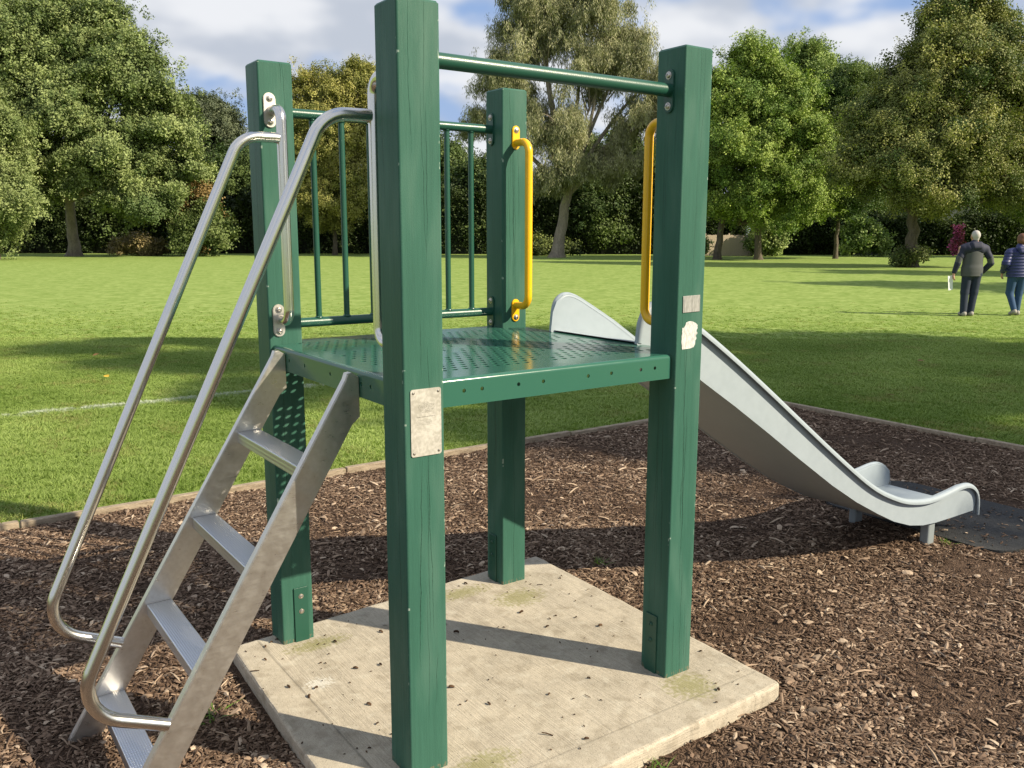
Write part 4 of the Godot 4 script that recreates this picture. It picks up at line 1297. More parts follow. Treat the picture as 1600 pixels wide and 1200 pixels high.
	tree("hornbeam_tree", "dark green tree with thin straight trunk between two brighter trees", G, park(21.2, 58.0), [
		[0.2, 9.0, 0, 2.4, 2.4, 2.3], [-0.6, 6.4, 0.6, 2.6, 2.2, 2.4], [1.4, 5.2, 0.4, 2.3, 2.0, 2.2], [-1.4, 4.2, 0.8, 2.0, 1.5, 1.9], [0.6, 10.8, 0, 1.5, 1.4, 1.5]],
		{"seed": 8, "count": 10875, "mesh": fine, "a": Color(0.052, 0.098, 0.026), "b": Color(0.168, 0.224, 0.060), "fork": 3.2, "girth": 0.15, "sprig": 1.1})
	tree("lime_tree", "large tapering lime tree with leafy shoots round its trunk foot, beside the walkers", G, park(19.8, 44.0), [
		[1.7, 12.4, 0, 1.5, 1.8, 1.5], [0.9, 10.6, 0, 1.9, 1.7, 1.8], [3.0, 10.4, 0, 1.6, 1.7, 1.6], [-0.3, 8.8, 0.2, 2.0, 1.7, 2.0], [2.3, 8.6, 0.8, 2.0, 1.7, 1.8], [4.2, 8.0, 0.2, 1.7, 1.7, 1.8], [-1.7, 6.9, 0.4, 2.0, 1.6, 2.0], [0.9, 6.6, 1.5, 2.4, 1.7, 1.9], [-2.6, 4.9, 0.6, 1.9, 1.4, 1.9], [-0.6, 4.7, 1.4, 2.2, 1.4, 2.0], [2.8, 5.0, 1.0, 2.4, 1.6, 2.1], [5.0, 5.6, 0.2, 1.8, 1.7, 1.9], [4.6, 3.6, 0.9, 1.8, 1.0, 1.7], [0.3, 3.5, 1.6, 1.9, 1.0, 1.5], [0.0, 0.35, 0.2, 0.9, 0.45, 0.8]],
		{"seed": 9, "count": 17835, "mesh": lime, "a": Color(0.085, 0.127, 0.037), "b": Color(0.356, 0.356, 0.112), "fork": 3.0, "girth": 0.34, "per": 34, "shell": 0.62})
	tree("beech_tree", "green tree at the right edge of the picture behind the lime", G, park(37.0, 62.0), [
		[0, 7.6, 0, 3.0, 2.8, 2.8], [-1.6, 5.0, 0.6, 2.6, 2.0, 2.4], [1.6, 4.4, 0.6, 2.6, 2.0, 2.4], [0, 10.0, 0, 2.0, 1.8, 2.0]],
		{"seed": 10, "count": 7975, "mesh": fine, "a": Color(0.080, 0.137, 0.031), "b": Color(0.236, 0.292, 0.074), "fork": 2.4, "girth": 0.24, "sprig": 1.2})
	# dark trees that close the view behind
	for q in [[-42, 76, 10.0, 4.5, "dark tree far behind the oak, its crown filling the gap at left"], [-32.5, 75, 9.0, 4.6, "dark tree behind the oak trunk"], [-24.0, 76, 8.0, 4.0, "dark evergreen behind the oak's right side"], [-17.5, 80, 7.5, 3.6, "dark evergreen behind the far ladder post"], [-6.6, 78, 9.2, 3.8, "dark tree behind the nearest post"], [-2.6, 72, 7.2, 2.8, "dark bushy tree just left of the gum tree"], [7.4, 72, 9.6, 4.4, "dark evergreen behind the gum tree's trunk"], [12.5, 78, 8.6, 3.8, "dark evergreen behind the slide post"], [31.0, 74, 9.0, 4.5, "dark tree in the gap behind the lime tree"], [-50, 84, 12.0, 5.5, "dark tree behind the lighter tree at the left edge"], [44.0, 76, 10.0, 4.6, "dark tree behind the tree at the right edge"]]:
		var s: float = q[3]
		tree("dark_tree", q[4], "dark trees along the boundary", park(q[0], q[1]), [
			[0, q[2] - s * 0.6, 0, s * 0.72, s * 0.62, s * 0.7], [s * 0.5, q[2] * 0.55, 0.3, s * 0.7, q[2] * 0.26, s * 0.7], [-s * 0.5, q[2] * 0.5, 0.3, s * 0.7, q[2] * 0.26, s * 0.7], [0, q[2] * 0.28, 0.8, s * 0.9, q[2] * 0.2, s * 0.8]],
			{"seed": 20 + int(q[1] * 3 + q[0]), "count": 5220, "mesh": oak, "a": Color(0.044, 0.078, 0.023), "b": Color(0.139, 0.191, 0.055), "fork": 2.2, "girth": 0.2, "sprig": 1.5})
	tree("park_tree", "tall spreading tree beside the path whose shade lies behind the tower", "trees beside the path", Vector3(13.9, -0.05, 6.8), [
		[-1.1, 7.3, 2.9, 2.1, 1.4, 2.1], [0.6, 7.2, -1.0, 2.3, 1.6, 2.3], [0.0, 9.4, 0.7, 2.3, 1.3, 2.4], [-0.7, 9.8, 2.2, 1.5, 0.9, 1.5], [0.3, 11.4, -0.5, 1.8, 1.2, 1.8], [-0.75, 11.5, 2.1, 1.2, 0.7, 1.2], [-0.4, 12.5, 1.2, 1.4, 0.8, 1.4], [0.2, 13.7, 0.0, 1.5, 0.9, 1.5], [1.0, 6.6, -2.6, 1.8, 1.3, 1.8], [-0.6, 5.9, 1.2, 1.8, 1.1, 1.8]],
		{"seed": 61, "count": 4600, "mesh": oak, "a": Color(0.070, 0.110, 0.030), "b": Color(0.210, 0.270, 0.070), "fork": 5.2, "girth": 0.3, "sprig": 1.0, "shell": 0.5})
	# trees beside the path, outside the picture; their shade falls across the lawn
	for q in [[17.0, 5.6, 11.4, 3.5, 4.6, 62, "round tree beside the path shading the lawn past the slide"], [33.5, -3.2, 10.5, 3.6, 4.0, 63, "park tree shading the grass beyond the walkers"], [41.0, -9.5, 9.5, 3.6, 3.6, 64, "park tree throwing the far band of shade on the field"]]:
		var p := Vector3(q[0], -0.05, q[1])
		var hh: float = q[2]; var s: float = q[3]; var lo: float = q[4]
		tree("park_tree", q[6], "trees beside the path", p, [
			[0, hh - s * 0.55, 0, s * 0.62, s * 0.5, s * 0.62], [s * 0.42, (hh + lo) * 0.52, s * 0.2, s * 0.62, (hh - lo) * 0.27, s * 0.6], [-s * 0.45, (hh + lo) * 0.5, -s * 0.2, s * 0.6, (hh - lo) * 0.27, s * 0.6], [s * 0.25, lo + 0.9, -s * 0.3, s * 0.6, 1.2, s * 0.6], [-s * 0.3, lo + 1.4, s * 0.35, s * 0.55, 1.2, s * 0.55]],
			{"seed": q[5], "count": 2200, "per": 70, "mesh": oak, "a": Color(0.072, 0.121, 0.030), "b": Color(0.218, 0.283, 0.074), "fork": lo, "girth": 0.3, "sprig": 1.1})

func hedge(label: String, r0: float, r1: float, f: float, tall: float, deep: float, seed_: int, a: Color, b: Color, mesh: Mesh, cnt: int, rough := 0.3) -> void:
	var at := park((r0 + r1) / 2, f)
	var H := thing("hedge", label, "hedge", at, "hedges and shrubs along the boundary")
	H.rotation.y = YAW
	var rng := rng_of(seed_)
	var nz := noise(0.25, seed_, 3)
	var hw := (r1 - r0) / 2
	var core := MB.new()
	var n := int(hw * 2 / 1.2)
	for i in n:                                            # woody inside, ragged in height
		var x := -hw + (i + 0.5) * hw * 2 / n
		var hh := tall * (0.80 + rough * nz.get_noise_1d(x))
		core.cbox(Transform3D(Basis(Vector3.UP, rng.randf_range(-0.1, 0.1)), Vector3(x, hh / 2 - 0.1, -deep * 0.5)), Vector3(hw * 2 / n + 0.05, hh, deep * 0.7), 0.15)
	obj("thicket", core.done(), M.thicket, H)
	var pl := []; var tn := PackedColorArray()
	for i in cnt:
		var x := rng.randf_range(-hw, hw)
		var hh := tall * (0.92 + rough * nz.get_noise_1d(x))
		var on_top := rng.randf() < 0.3
		var y := hh + rng.randfn(0, 0.14) if on_top else hh * sqrt(rng.randf())
		var z := rng.randf_range(-deep, 0) if on_top else rng.randfn(-0.08, 0.18) + 0.3 * nz.get_noise_2d(x * 3.0, y * 3.0)
		pl.append(Transform3D(Basis.from_euler(Vector3(rng.randfn(0, 0.5) + 0.5, rng.randf() * TAU, rng.randfn(0, 0.5))).scaled(Vector3.ONE * rng.randf_range(0.8, 1.5)), Vector3(x, maxf(y, 0.05), z)))
		tn.append(a.lerp(b, clampf(0.5 + nz.get_noise_2d(x * 2.0, y * 2.0) + rng.randfn(0, 0.2), 0, 1)))
	many("foliage", mesh, M.leafy, H, pl, tn)

func shrub(called: String, label: String, r: float, f: float, w: float, tall: float, seed_: int, a: Color, b: Color, mesh: Mesh, cnt: int) -> void:
	tree(called, label, "hedges and shrubs along the boundary", park(r, f), [[0, tall * 0.55, 0, w, tall * 0.45, w * 0.8], [w * 0.5, tall * 0.35, 0.2, w * 0.7, tall * 0.33, w * 0.6], [-w * 0.5, tall * 0.32, 0.2, w * 0.7, tall * 0.3, w * 0.6]],
		{"seed": seed_, "count": cnt, "mesh": mesh, "a": a, "b": b, "girth": 0.0, "category": "shrub", "per": 16})

func make_boundary() -> void:
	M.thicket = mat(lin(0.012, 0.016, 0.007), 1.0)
	var lf := sprig_mesh(20, 0.28, 0.16, 0.11, 405)
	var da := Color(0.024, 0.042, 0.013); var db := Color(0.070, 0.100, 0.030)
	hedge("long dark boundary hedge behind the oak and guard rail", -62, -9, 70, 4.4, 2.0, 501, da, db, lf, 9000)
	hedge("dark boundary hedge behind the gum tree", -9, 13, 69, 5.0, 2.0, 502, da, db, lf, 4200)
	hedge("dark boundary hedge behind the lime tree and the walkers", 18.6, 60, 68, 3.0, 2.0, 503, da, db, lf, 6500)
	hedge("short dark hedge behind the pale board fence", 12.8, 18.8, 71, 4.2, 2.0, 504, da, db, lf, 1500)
	shrub("shrub", "reddish brown bush at the oak's right edge", -22.6, 64, 1.3, 5.8, 511, Color(0.166, 0.122, 0.043), Color(0.371, 0.258, 0.107), lf, 900)
	shrub("shrub", "bright green bush at the foot of the oak's right side", -21.6, 62, 2.0, 3.4, 512, Color(0.060, 0.095, 0.028), Color(0.170, 0.215, 0.070), lf, 1200)
	shrub("shrub", "low dry brown growth beside the oak trunk", -27.0, 64, 1.8, 1.2, 513, Color(0.196, 0.168, 0.073), Color(0.431, 0.337, 0.166), lf, 700)
	shrub("shrub", "green bush beside the pale fence, under the twin-stemmed tree", 12.6, 63, 1.0, 1.7, 514, Color(0.100, 0.166, 0.039), Color(0.276, 0.333, 0.096), lf, 700)
	shrub("shrub", "loose light green bush between dark trunk and lime tree", 25.4, 64, 1.5, 2.6, 515, Color(0.100, 0.174, 0.039), Color(0.295, 0.372, 0.107), lf, 1000)
	shrub("shrub", "light green bush right of the pale fence", 18.4, 64, 1.3, 2.3, 516, Color(0.119, 0.185, 0.047), Color(0.315, 0.373, 0.126), lf, 900)
	shrub("flowering_shrub", "pink flowering bush behind the grey-jacketed walker", 33.0, 66, 0.3, 2.4, 517, Color(0.05, 0.08, 0.03), Color(0.70, 0.12, 0.34), lf, 90)
	shrub("shrub", "low green growth along the foot of the boundary behind the gum tree", 2.0, 66, 2.6, 1.1, 518, da, Color(0.197, 0.235, 0.064), lf, 700)
	# close-boarded fence of pale panels
	var fn := thing("board_fence", "pale close-boarded garden fence between the trunks of the twin-stemmed tree", "fence", park(16.0, 65.0))
	fn.rotation.y = YAW
	M.fence = mat(lin(0.60, 0.50, 0.38), 0.9)
	var fm := MB.new()
	fm.box(Vector3(0, 0.75, 0), Vector3(0.145, 1.5, 0.02), 0.003)
	var fmesh := fm.done()
	for i in 24:
		var b := obj("board", fmesh, M.fence, fn)
		b.position = Vector3(-1.85 + i * 0.15, 0.012 * (i % 3), 0)
	for i in 3:
		var pm := MB.new()
		pm.box(Vector3(-1.85 + i * 1.75, 0.8, -0.07), Vector3(0.1, 1.65, 0.1), 0.01)
		obj("fence_post", pm.done(), M.fence, fn)
	house("brick house with orange tiled gable roof behind the hedge near the gum tree", -5.3, 90, 8.5, 3.4, 2.7, lin(0.42, 0.24, 0.16), lin(0.45, 0.21, 0.13), 0.25)
	house("pink-walled house with tiled roof behind the pale fence", 17.2, 88, 5.0, 2.0, 1.2, lin(0.50, 0.33, 0.26), lin(0.42, 0.23, 0.17), -0.1)
	house("white rendered house with brown roof behind the hedge near the walkers", 41.5, 84, 8.0, 3.0, 2.4, lin(0.62, 0.60, 0.56), lin(0.28, 0.15, 0.11), -0.2)
	house("low pale house seen through the golden tree", -15.5, 92, 9.0, 3.0, 2.2, lin(0.55, 0.44, 0.36), lin(0.35, 0.20, 0.15), 0.1)
	# wire gate by the lime tree
	var gt := thing("wire_gate", "low grey wire mesh gate in the boundary left of the lime tree", "gate", park(26.5, 66.0))
	gt.rotation.y = YAW
	M.wire = mat(lin(0.16, 0.17, 0.17), 0.6, 0.6)
	for q in [[-1.0, 0.6, 0.06, 1.25], [1.0, 0.6, 0.06, 1.25]]:
		var m := MB.new(); m.box(Vector3(q[0], q[1], 0), Vector3(q[2], q[3], 0.06), 0.005)
		obj("gate_post", m.done(), M.wire, gt)
	for y in [0.1, 0.6, 1.1]:
		var m := MB.new(); m.box(Vector3(0, y, 0), Vector3(1.94, 0.04, 0.04), 0.004)
		obj("rail", m.done(), M.wire, gt)
	var ws := MB.new()
	for i in 19: ws.box(Vector3(-0.9 + i * 0.1, 0.6, 0.0), Vector3(0.012, 0.95, 0.012))
	obj("wire_mesh", ws.done(), M.wire, gt)

func house(label: String, r: float, f: float, wide: float, eaves: float, rise: float, wall: Color, roof: Color, turn: float) -> void:
	var H := thing("house", label, "house", park(r, f), "houses beyond the boundary")
	H.rotation.y = YAW + turn
	var wm := mat(wall, 0.9); var rm := mat(roof, 0.85)
	wm.albedo_texture = M.grain; wm.uv1_triplanar = true; wm.uv1_scale = Vector3(0.6, 0.6, 0.6)
	rm.albedo_texture = M.grain; rm.uv1_triplanar = true; rm.uv1_scale = Vector3(0.5, 0.5, 0.5)
	var h := wide / 2
	var m := MB.new()
	var gable := PackedVector2Array([Vector2(-h, -0.3), Vector2(h, -0.3), Vector2(h, eaves), Vector2(0, eaves + rise), Vector2(-h, eaves)])
	m.prism(gable, -7.0, 0.0)
	obj("wall", m.done(), wm, H)
	var rf := MB.new()
	for s in [-1.0, 1.0]:
		var d := Vector2(h, -rise).normalized()
		var l := Vector2(h, rise).length() + 0.45
		var b := Basis(Vector3(d.x * s, d.y, 0), Vector3(-d.y * s * s, d.x, 0).normalized() if s > 0 else Vector3(d.y, d.x, 0).normalized(), Vector3(0, 0, 1))
		rf.cbox(Transform3D(b, Vector3(d.x * s * l / 2, eaves + rise + d.y * l / 2 + 0.1, -3.5)), Vector3(l, 0.16, 7.7), 0.03)
		for k in 14:                                       # tile courses
			var u := (k + 0.5) / 14.0 * l
			rf.cbox(Transform3D(b, Vector3(d.x * s * u, eaves + rise + d.y * u + 0.19, -3.5)), Vector3(0.06, 0.04, 7.68), 0.0)
	var ro := obj("roof", rf.done(), rm, H)
	var cm := MB.new()
	cm.box(Vector3(h * 0.35, eaves + rise + 0.3, -3.0), Vector3(0.7, 1.6, 0.6), 0.03)
	obj("chimney", cm.done(), wm, ro)
	for x in [-h * 0.5, h * 0.5]:
		var fr := MB.new()
		for q in [[0, 0.62, 1.3, 0.08], [0, -0.62, 1.3, 0.08], [-0.61, 0, 0.08, 1.16], [0.61, 0, 0.08, 1.16], [0, 0, 0.06, 1.16]]: fr.box(Vector3(x + q[0], 1.6 + q[1], 0.03), Vector3(q[2], q[3], 0.08), 0.004)
		var wo := obj("window", fr.done(), M.white_paint, H)
		var pn := MB.new()
		pn.box(Vector3(x, 1.6, 0.02), Vector3(1.16, 1.16, 0.02))
		obj("pane", pn.done(), M.dark_glass, wo)
# ------------------------------------------------------------------ people: smooth-joined tapered capsules, meshed as surface nets
func body(bones: Array, cell: float, k: float, quilt := 0.0, hem := -9.0) -> ArrayMesh:
	var lo := Vector3.ONE * 1e9; var hi := -lo
	for b in bones:
		for e in [[b[0], b[2]], [b[1], b[3]]]:
			lo = lo.min(e[0] - Vector3.ONE * (e[1] + k + cell * 3)); hi = hi.max(e[0] + Vector3.ONE * (e[1] + k + cell * 3))
	var n := Vector3i(((hi - lo) / cell).ceil()) + Vector3i.ONE
	var val := PackedFloat32Array(); val.resize(n.x * n.y * n.z); val.fill(9.0)
	for b in bones:
		var a: Vector3 = b[0]; var ab: Vector3 = b[1] - b[0]; var ra: float = b[2]; var rb: float = b[3]
		var fl: Vector3 = b[4] if b.size() > 4 else Vector3.ONE      # flattening of the section
		var ll := maxf(ab.length_squared(), 1e-9)
		var m := maxf(ra, rb) * maxf(fl.x, fl.z) + k + cell * 2
		var i0 := Vector3i(((a.min(b[1]) - Vector3.ONE * m - lo) / cell).floor()).clamp(Vector3i.ZERO, n - Vector3i.ONE)
		var i1 := Vector3i(((a.max(b[1]) + Vector3.ONE * m - lo) / cell).ceil()).clamp(Vector3i.ZERO, n - Vector3i.ONE)
		for z in range(i0.z, i1.z + 1):
			for y in range(i0.y, i1.y + 1):
				for x in range(i0.x, i1.x + 1):
					var p := lo + Vector3(x, y, z) * cell
					var u := clampf((p - a).dot(ab) / ll, 0.0, 1.0)
					var q := (p - a - ab * u) / fl
					var d := (q.length() - lerpf(ra, rb, u)) * minf(fl.x, fl.z)
					if quilt > 0.0: d -= 0.007 * absf(sin(p.y * PI / quilt))
					var i := (z * n.y + y) * n.x + x
					var o := val[i]
					var h := maxf(k - absf(o - d), 0.0) / k
					val[i] = minf(o, d) - h * h * k * 0.25
	if hem > -9.0:                                         # a straight hem
		for z in n.z:
			for y in n.y:
				for x in n.x:
					var i := (z * n.y + y) * n.x + x
					val[i] = maxf(val[i], hem - (lo.y + y * cell))
	var mb_v := PackedVector3Array(); var mb_n := PackedVector3Array(); var idx := PackedInt32Array()
	var at := {}
	var st := [1, n.x, n.x * n.y]
	for z in n.z - 1:
		for y in n.y - 1:
			for x in n.x - 1:
				var i := (z * n.y + y) * n.x + x
				var c := [val[i], val[i + 1], val[i + st[1]], val[i + st[1] + 1], val[i + st[2]], val[i + st[2] + 1], val[i + st[2] + st[1]], val[i + st[2] + st[1] + 1]]
				var neg := 0
				for q in c: neg += 1 if q < 0.0 else 0
				if neg == 0 or neg == 8: continue
				var sum := Vector3.ZERO; var cnt := 0
				for e in [[0, 1], [2, 3], [4, 5], [6, 7], [0, 2], [1, 3], [4, 6], [5, 7], [0, 4], [1, 5], [2, 6], [3, 7]]:
					var a: float = c[e[0]]; var b: float = c[e[1]]
					if (a < 0.0) == (b < 0.0): continue
					var t := a / (a - b)
					var pa := Vector3(e[0] & 1, (e[0] >> 1) & 1, e[0] >> 2); var pb := Vector3(e[1] & 1, (e[1] >> 1) & 1, e[1] >> 2)
					sum += pa.lerp(pb, t); cnt += 1
				at[i] = mb_v.size()
				mb_v.append(lo + (Vector3(x, y, z) + sum / cnt) * cell)
				mb_n.append(Vector3(c[1] + c[3] + c[5] + c[7] - c[0] - c[2] - c[4] - c[6], c[2] + c[3] + c[6] + c[7] - c[0] - c[1] - c[4] - c[5], c[4] + c[5] + c[6] + c[7] - c[0] - c[1] - c[2] - c[3]).normalized())
	for i in at:
		var v: float = val[i]
		for ax in 3:
			var w: float = val[i + st[ax]]
			if (v < 0.0) == (w < 0.0): continue
			var b: int = st[(ax + 1) % 3]; var c: int = st[(ax + 2) % 3]
			if not (at.has(i - b) and at.has(i - c) and at.has(i - b - c)): continue
			var q := [at[i], at[i - b], at[i - b - c], at[i - c]]
			if v < 0.0: q = [q[0], q[3], q[2], q[1]]
			for t in [q[0], q[1], q[2], q[0], q[2], q[3]]: idx.append(t)
	var arr := []; arr.resize(Mesh.ARRAY_MAX)
	arr[Mesh.ARRAY_VERTEX] = mb_v; arr[Mesh.ARRAY_NORMAL] = mb_n; arr[Mesh.ARRAY_INDEX] = idx
	var m := ArrayMesh.new()
	m.add_surface_from_arrays(Mesh.PRIMITIVE_TRIANGLES, arr)
	return m

func V(x: float, y: float, z: float) -> Vector3: return Vector3(x, y, z)

func hand_bones(w: Vector3, dir: Vector3, thumb: Vector3) -> Array:
	var across := dir.cross(thumb).cross(dir).normalized()
	var palm := w + dir * 0.075
	var out := [[w, palm + across * 0.018, 0.022, 0.019], [w, palm - across * 0.02, 0.022, 0.018]]
	var curl := dir.cross(across).normalized()
	for i in 4:
		var k := palm + across * (0.03 - 0.02 * i)
		var l: float = [0.072, 0.08, 0.076, 0.06][i]
		var m := k + dir * l * 0.5 + curl * 0.012
		out.append([k, m, 0.0095, 0.0088]); out.append([m, m + (dir + curl * 0.9).normalized() * l * 0.5, 0.0088, 0.0075])
	var t0 := w + dir * 0.03 + across * 0.02
	out.append([t0, t0 + (dir + across * 0.9).normalized() * 0.04, 0.012, 0.0105])
	out.append([t0 + (dir + across * 0.9).normalized() * 0.04, t0 + (dir + across * 0.9).normalized() * 0.04 + (dir + across * 0.2).normalized() * 0.03, 0.0105, 0.0085])
	return out

func head_bones(c: Vector3) -> Array:                    # looks along -z
	return [[c + V(0, 0.03, 0.012), c + V(0, 0.01, -0.01), 0.083, 0.080, V(0.9, 1, 1.08)], [c + V(0, -0.03, -0.03), c + V(0, -0.075, -0.042), 0.062, 0.040], [c + V(0, 0.0, -0.092), c + V(0, -0.028, -0.112), 0.010, 0.015],
		[c + V(0, -0.058, -0.088), c + V(0, -0.06, -0.09), 0.018, 0.018], [c + V(-0.028, 0.002, -0.078), c + V(-0.03, 0.002, -0.078), 0.014, 0.014], [c + V(0.028, 0.002, -0.078), c + V(0.03, 0.002, -0.078), 0.014, 0.014],
		[c + V(-0.079, 0.008, 0.006), c + V(-0.082, -0.028, 0.0), 0.013, 0.009], [c + V(0.079, 0.008, 0.006), c + V(0.082, -0.028, 0.0), 0.013, 0.009], [c + V(0, -0.05, 0.02), c + V(0, -0.16, 0.03), 0.054, 0.06]]

func make_people() -> void:
	var skin := mat(lin(0.48, 0.27, 0.19), 0.55)
	var navy := mat(lin(0.012, 0.016, 0.040), 0.75); var grey := mat(lin(0.066, 0.072, 0.074), 0.8)
	var denim := mat(lin(0.013, 0.022, 0.045), 0.85); var jeans := mat(lin(0.020, 0.060, 0.135), 0.85)
	var shoe := mat(lin(0.30, 0.28, 0.25), 0.7); var white_hair := mat(lin(0.44, 0.42, 0.40), 0.9); var auburn := mat(lin(0.14, 0.060, 0.028), 0.6)
	var blue := mat(lin(0.013, 0.022, 0.105), 0.5)
	# the man: navy-shouldered grey jacket, papers in his left hand, right hand in the pocket
	var P := thing("person", "walker in grey jacket with navy shoulders and dark jeans, holding white papers", "person", park(9.25, 17.75), "couple walking across the lawn")
	P.rotation.y = YAW
	var hc := V(0.02, 1.585, -0.02)
	var sk := head_bones(hc)
	sk.append_array(hand_bones(V(-0.355, 0.86, 0.0), V(-0.05, -1, -0.05).normalized(), V(0.2, 0, -1)))
	sk.append([V(0.02, 1.44, 0.0), V(0.0, 1.05, 0.0), 0.07, 0.10]); sk.append([V(-0.06, 1.36, 0), V(-0.25, 1.36, 0), 0.05, 0.045]); sk.append([V(-0.25, 1.36, 0), V(-0.32, 1.10, 0.03), 0.04, 0.035]); sk.append([V(-0.32, 1.10, 0.03), V(-0.355, 0.86, 0.0), 0.035, 0.024])
	obj("body", body(sk, 0.0095, 0.02), skin, P)
	obj("hair", body([[hc + V(0, 0.045, 0.022), hc + V(0, 0.03, 0.03), 0.082, 0.084, V(0.94, 1, 1.05)], [hc + V(0, 0.0, 0.052), hc + V(0, -0.045, 0.05), 0.058, 0.05]], 0.01, 0.02), white_hair, P)
	obj("jacket", body([[V(0.0, 1.28, 0.005), V(0.0, 0.90, 0.0), 0.124, 0.128, V(1.58, 1, 1.0)], [V(0, 0.95, 0.0), V(0, 0.78, 0.0), 0.128, 0.130, V(1.60, 1, 1.04)],
		[V(-0.285, 1.17, 0.03), V(-0.31, 1.06, 0.03), 0.064, 0.060], [V(0.315, 1.17, 0.05), V(0.35, 1.06, 0.04), 0.064, 0.060]], 0.012, 0.03, 0.0, 0.80), grey, P)
	obj("yoke", body([[V(-0.10, 1.375, 0.0), V(-0.20, 1.345, 0.0), 0.092, 0.088], [V(0.10, 1.375, 0.0), V(0.22, 1.345, 0.0), 0.092, 0.088], [V(-0.10, 1.345, 0.015), V(0.10, 1.345, 0.015), 0.122, 0.122], [V(-0.205, 1.335, 0), V(-0.27, 1.19, 0.03), 0.076, 0.066], [V(0.225, 1.335, 0), V(0.30, 1.19, 0.05), 0.076, 0.066],
		[V(-0.31, 1.06, 0.03), V(-0.35, 0.885, 0.0), 0.062, 0.046], [V(0.35, 1.06, 0.04), V(0.26, 0.90, -0.06), 0.062, 0.052], [V(0, 1.40, 0.01), V(0, 1.455, 0.012), 0.09, 0.075]], 0.012, 0.04), navy, P)
	obj("hood", body([[V(-0.055, 1.425, 0.075), V(0.075, 1.425, 0.075), 0.066, 0.066], [V(-0.05, 1.375, 0.11), V(0.07, 1.375, 0.11), 0.050, 0.050]], 0.011, 0.04), navy, P)
	obj("trousers", body([[V(-0.085, 0.84, 0), V(-0.10, 0.48, -0.01), 0.098, 0.078], [V(-0.10, 0.48, -0.01), V(-0.125, 0.09, 0.05), 0.078, 0.066], [V(0.10, 0.84, 0), V(0.09, 0.48, -0.02), 0.102, 0.078], [V(0.09, 0.48, -0.02), V(0.045, 0.09, 0.0), 0.078, 0.066], [V(-0.08, 0.86, 0), V(0.09, 0.86, 0), 0.112, 0.112]], 0.013, 0.03), denim, P)
	for q in [[-0.125, 0.05], [0.045, 0.0]]:
		obj("shoe", body([[V(q[0], 0.045, q[1] + 0.04), V(q[0], 0.04, q[1] - 0.13), 0.047, 0.040], [V(q[0], 0.065, q[1] + 0.03), V(q[0], 0.06, q[1] - 0.03), 0.045, 0.042]], 0.011, 0.02), shoe, P)
	var pm := MB.new()
	for i in 2: pm.cbox(Transform3D(Basis.from_euler(V(0, 0.25 + 0.9 * i, 0.14)), V(0.032 * (i * 2 - 1), 0, 0.018 * (i * 2 - 1) * -1)), V(0.105 - 0.05 * i, 0.29, 0.006), 0.001)
	var pp := tag(obj("paper_sheaf", pm.done(), mat(lin(0.80, 0.82, 0.85), 0.6)), "white folded papers carried in the grey-jacketed walker's hand", "papers") as Node3D
	pp.position = P.transform * V(-0.375, 0.665, -0.025)
	pp.rotation.y = YAW
	# the woman: blue quilted jacket, left heel lifted
	var Q := thing("person", "walker in bright blue quilted jacket and blue jeans at the right edge", "person", park(10.26, 17.9), "couple walking across the lawn")
	Q.rotation.y = YAW
	var hq := V(0.03, 1.515, -0.02)
	var s2 := head_bones(hq)
	s2.append_array(hand_bones(V(-0.24, 0.86, -0.12), V(0.1, -0.9, -0.4).normalized(), V(0.6, 0, -1)))
	s2.append_array(hand_bones(V(0.30, 0.84, -0.06), V(-0.1, -1, -0.1).normalized(), V(-0.3, 0, -1)))
	s2.append([V(0.02, 1.38, 0.0), V(0.0, 1.0, 0.0), 0.065, 0.09]); s2.append([V(-0.05, 1.28, 0), V(-0.22, 1.27, 0), 0.045, 0.04]); s2.append([V(-0.22, 1.27, 0), V(-0.29, 1.05, 0.06), 0.038, 0.034]); s2.append([V(-0.29, 1.05, 0.06), V(-0.24, 0.86, -0.12), 0.034, 0.023])
	s2.append([V(0.05, 1.28, 0), V(0.22, 1.27, 0), 0.045, 0.04]); s2.append([V(0.22, 1.27, 0), V(0.30, 1.05, 0.04), 0.038, 0.034]); s2.append([V(0.30, 1.05, 0.04), V(0.30, 0.84, -0.06), 0.034, 0.023])
	obj("body", body(s2, 0.0095, 0.02), skin, Q)
	obj("hair", body([[hq + V(0, 0.04, 0.02), hq + V(0, 0.02, 0.02), 0.096, 0.096, V(0.95, 1, 1.0)], [hq + V(-0.04, -0.02, 0.05), hq + V(0.04, -0.02, 0.05), 0.062, 0.062], [hq + V(0, -0.05, 0.05), hq + V(0, -0.075, 0.05), 0.058, 0.045]], 0.01, 0.03), auburn, Q)
	obj("jacket", body([[V(0.0, 1.22, 0.0), V(0.0, 0.74, 0.0), 0.122, 0.132, V(1.62, 1, 1.02)], [V(-0.12, 1.28, 0), V(-0.20, 1.25, 0.0), 0.085, 0.08], [V(0.12, 1.28, 0), V(0.20, 1.25, 0), 0.085, 0.08],
		[V(-0.20, 1.25, 0.0), V(-0.285, 1.05, 0.055), 0.078, 0.07], [V(-0.285, 1.05, 0.055), V(-0.245, 0.89, -0.10), 0.07, 0.05], [V(0.20, 1.25, 0.0), V(0.295, 1.05, 0.04), 0.078, 0.07], [V(0.295, 1.05, 0.04), V(0.30, 0.87, -0.045), 0.07, 0.05], [V(0, 1.33, 0.01), V(0, 1.385, 0.012), 0.085, 0.072]], 0.010, 0.03, 0.062, 0.775), blue, Q)
	obj("hood", body([[V(-0.05, 1.345, 0.08), V(0.07, 1.345, 0.08), 0.060, 0.060], [V(-0.03, 1.28, 0.11), V(0.05, 1.28, 0.11), 0.045, 0.045]], 0.011, 0.04), blue, Q)
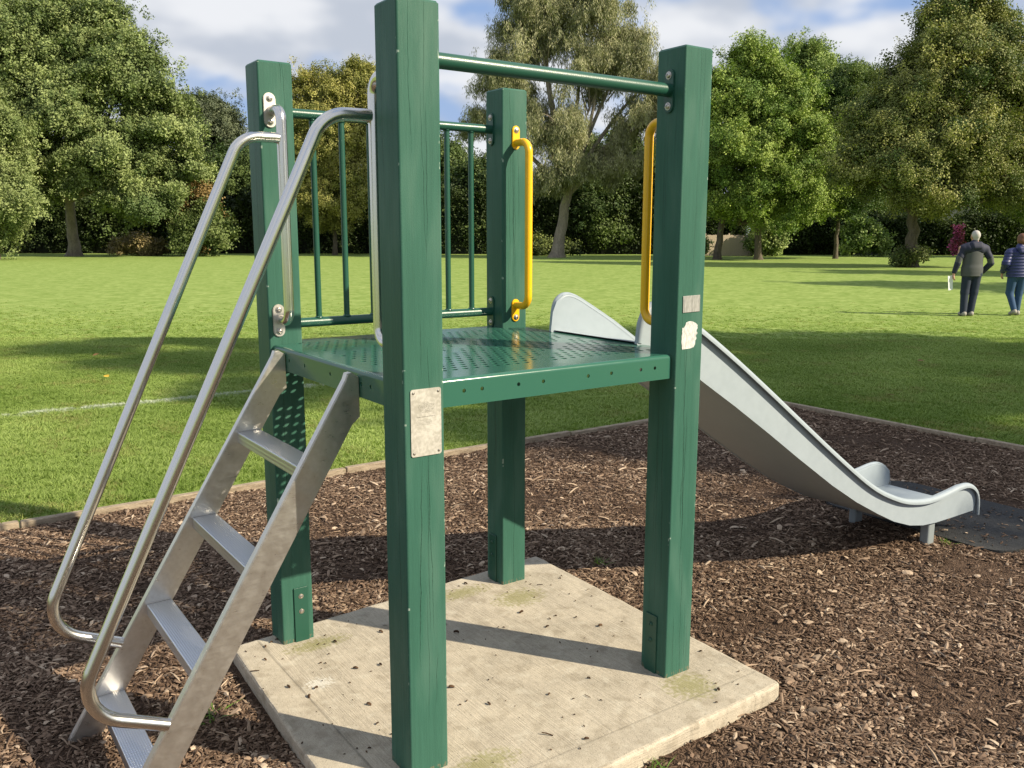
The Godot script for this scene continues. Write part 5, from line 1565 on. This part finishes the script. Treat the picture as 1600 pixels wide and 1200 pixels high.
	obj("trousers", body([[V(-0.085, 0.80, 0), V(-0.105, 0.45, -0.03), 0.100, 0.072], [V(-0.105, 0.45, -0.03), V(-0.10, 0.13, 0.17), 0.070, 0.055], [V(0.09, 0.80, 0), V(0.085, 0.45, -0.03), 0.100, 0.072], [V(0.085, 0.45, -0.03), V(0.06, 0.09, 0.0), 0.070, 0.055], [V(-0.07, 0.82, 0), V(0.08, 0.82, 0), 0.105, 0.105]], 0.013, 0.03), jeans, Q)
	obj("shoe", body([[V(-0.10, 0.085, 0.21), V(-0.10, 0.04, 0.05), 0.044, 0.036], [V(-0.10, 0.11, 0.19), V(-0.10, 0.08, 0.13), 0.042, 0.04]], 0.011, 0.02), shoe, Q)
	obj("shoe", body([[V(0.06, 0.042, 0.04), V(0.06, 0.038, -0.12), 0.044, 0.036], [V(0.06, 0.065, 0.03), V(0.06, 0.055, -0.03), 0.042, 0.04]], 0.011, 0.02), shoe, Q)

# ------------------------------------------------------------------ small things on the ground
func leaf_mesh(l: float, w: float, cup: float) -> ArrayMesh:
	var mb := MB.new()
	var prev := []
	for k in 6:
		var u := k / 5.0
		var hw := w * 0.5 * sin(PI * pow(u, 0.75))
		var y := cup * (sin(PI * u) * 0.4 + u * u)
		var row := [V(-hw, y + cup * 0.6 * (hw / w), (u - 0.5) * l), V(0, y, (u - 0.5) * l), V(hw, y + cup * 0.6 * (hw / w), (u - 0.5) * l)]
		if k > 0:
			for s in 2:
				var nn := Vector3(0.3 if s == 0 else -0.3, 1, -0.2).normalized()
				mb.quad(prev[s], prev[s + 1], row[s + 1], row[s], nn)
		prev = row
	return mb.done()

func make_litter() -> void:
	var rng := rng_of(901)
	var lm := leaf_mesh(0.05, 0.036, 0.012)
	var yl := mat(lin(0.55, 0.36, 0.03), 0.7); var br := mat(lin(0.20, 0.105, 0.035), 0.8)
	for q in [[3.05, -4.02, 1.2, yl, "yellow fallen leaf on the grass left of the nearest post"], [4.25, -5.35, 1.3, br, "orange-brown fallen leaf on the grass below the deck's middle"], [6.15, -2.45, 1.3, br, "brown fallen leaf on the grass just past the edging"], [8.6, -3.6, 1.5, br, "brown fallen leaf on the shaded grass beyond the slide"], [0.9, -9.6, 1.6, br, "dry leaf on the lawn in the shade behind the sloping rails"], [0.65, -7.6, 1.5, yl, "pale leaf on the sunlit lawn between the two sloping rails"], [7.2, -1.6, 1.4, br, "curled brown leaf near the edging at the picture's right"]]:
		var o := obj("fallen_leaf", lm, q[3])
		o.position = V(q[0], ground_y(q[0], q[1]) + 0.045, q[1])
		o.rotation = V(rng.randf_range(-0.3, 0.3), rng.randf() * TAU, rng.randf_range(-0.3, 0.3))
		o.scale = Vector3.ONE * q[2]
		tag(o, q[4], "leaf", "fallen leaves")
	# seeds, twigs and bark crumbs on the slab
	var holder := thing("slab_litter", "dark seeds, twigs and bark crumbs scattered on the concrete slab", "litter", Vector3.ZERO, "", "stuff")
	var crumbs := chip_mesh(0.014, 0.009, 0.006, 0.002, 931); var twig := chip_mesh(0.026, 0.004, 0.003, 0.0008, 932)
	for k in 2:
		var pl := []; var tn := PackedColorArray()
		for i in [170, 7][k]:
			var x := rng.randf_range(-0.18, 1.2); var z := rng.randf_range(-1.05, 0.22)
			var sc := rng.randf_range(0.45, 1.4) if i < 55 else rng.randf_range(0.25, 0.6)
			pl.append(Transform3D(Basis.from_euler(V(0, rng.randf() * TAU, rng.randf_range(-0.2, 0.2))).scaled(Vector3.ONE * sc), V(x, 0.0025 * sc + 0.001, z)))
			tn.append(Color(0.028, 0.017, 0.011).lerp(Color(0.10, 0.06, 0.035), rng.randf()))
		many("crumbs" if k == 0 else "twigs", crumbs if k == 0 else twig, M.chip, holder, pl, tn)

func _ready() -> void:
	make_view()
	make_materials()
	print_materials()
	M.grain = mottle(256, 0.05, 0.2, 85, Color(0.72, 0.70, 0.68), Color(1, 1, 1), 2.0)
	M.white_paint = mat(lin(0.75, 0.74, 0.70), 0.6)
	M.dark_glass = mat(lin(0.03, 0.035, 0.04), 0.1)
	make_ground()
	make_edging()
	make_tower()
	make_trees()
	make_boundary()
	make_chips()
	make_grass()
	make_people()
	make_litter()
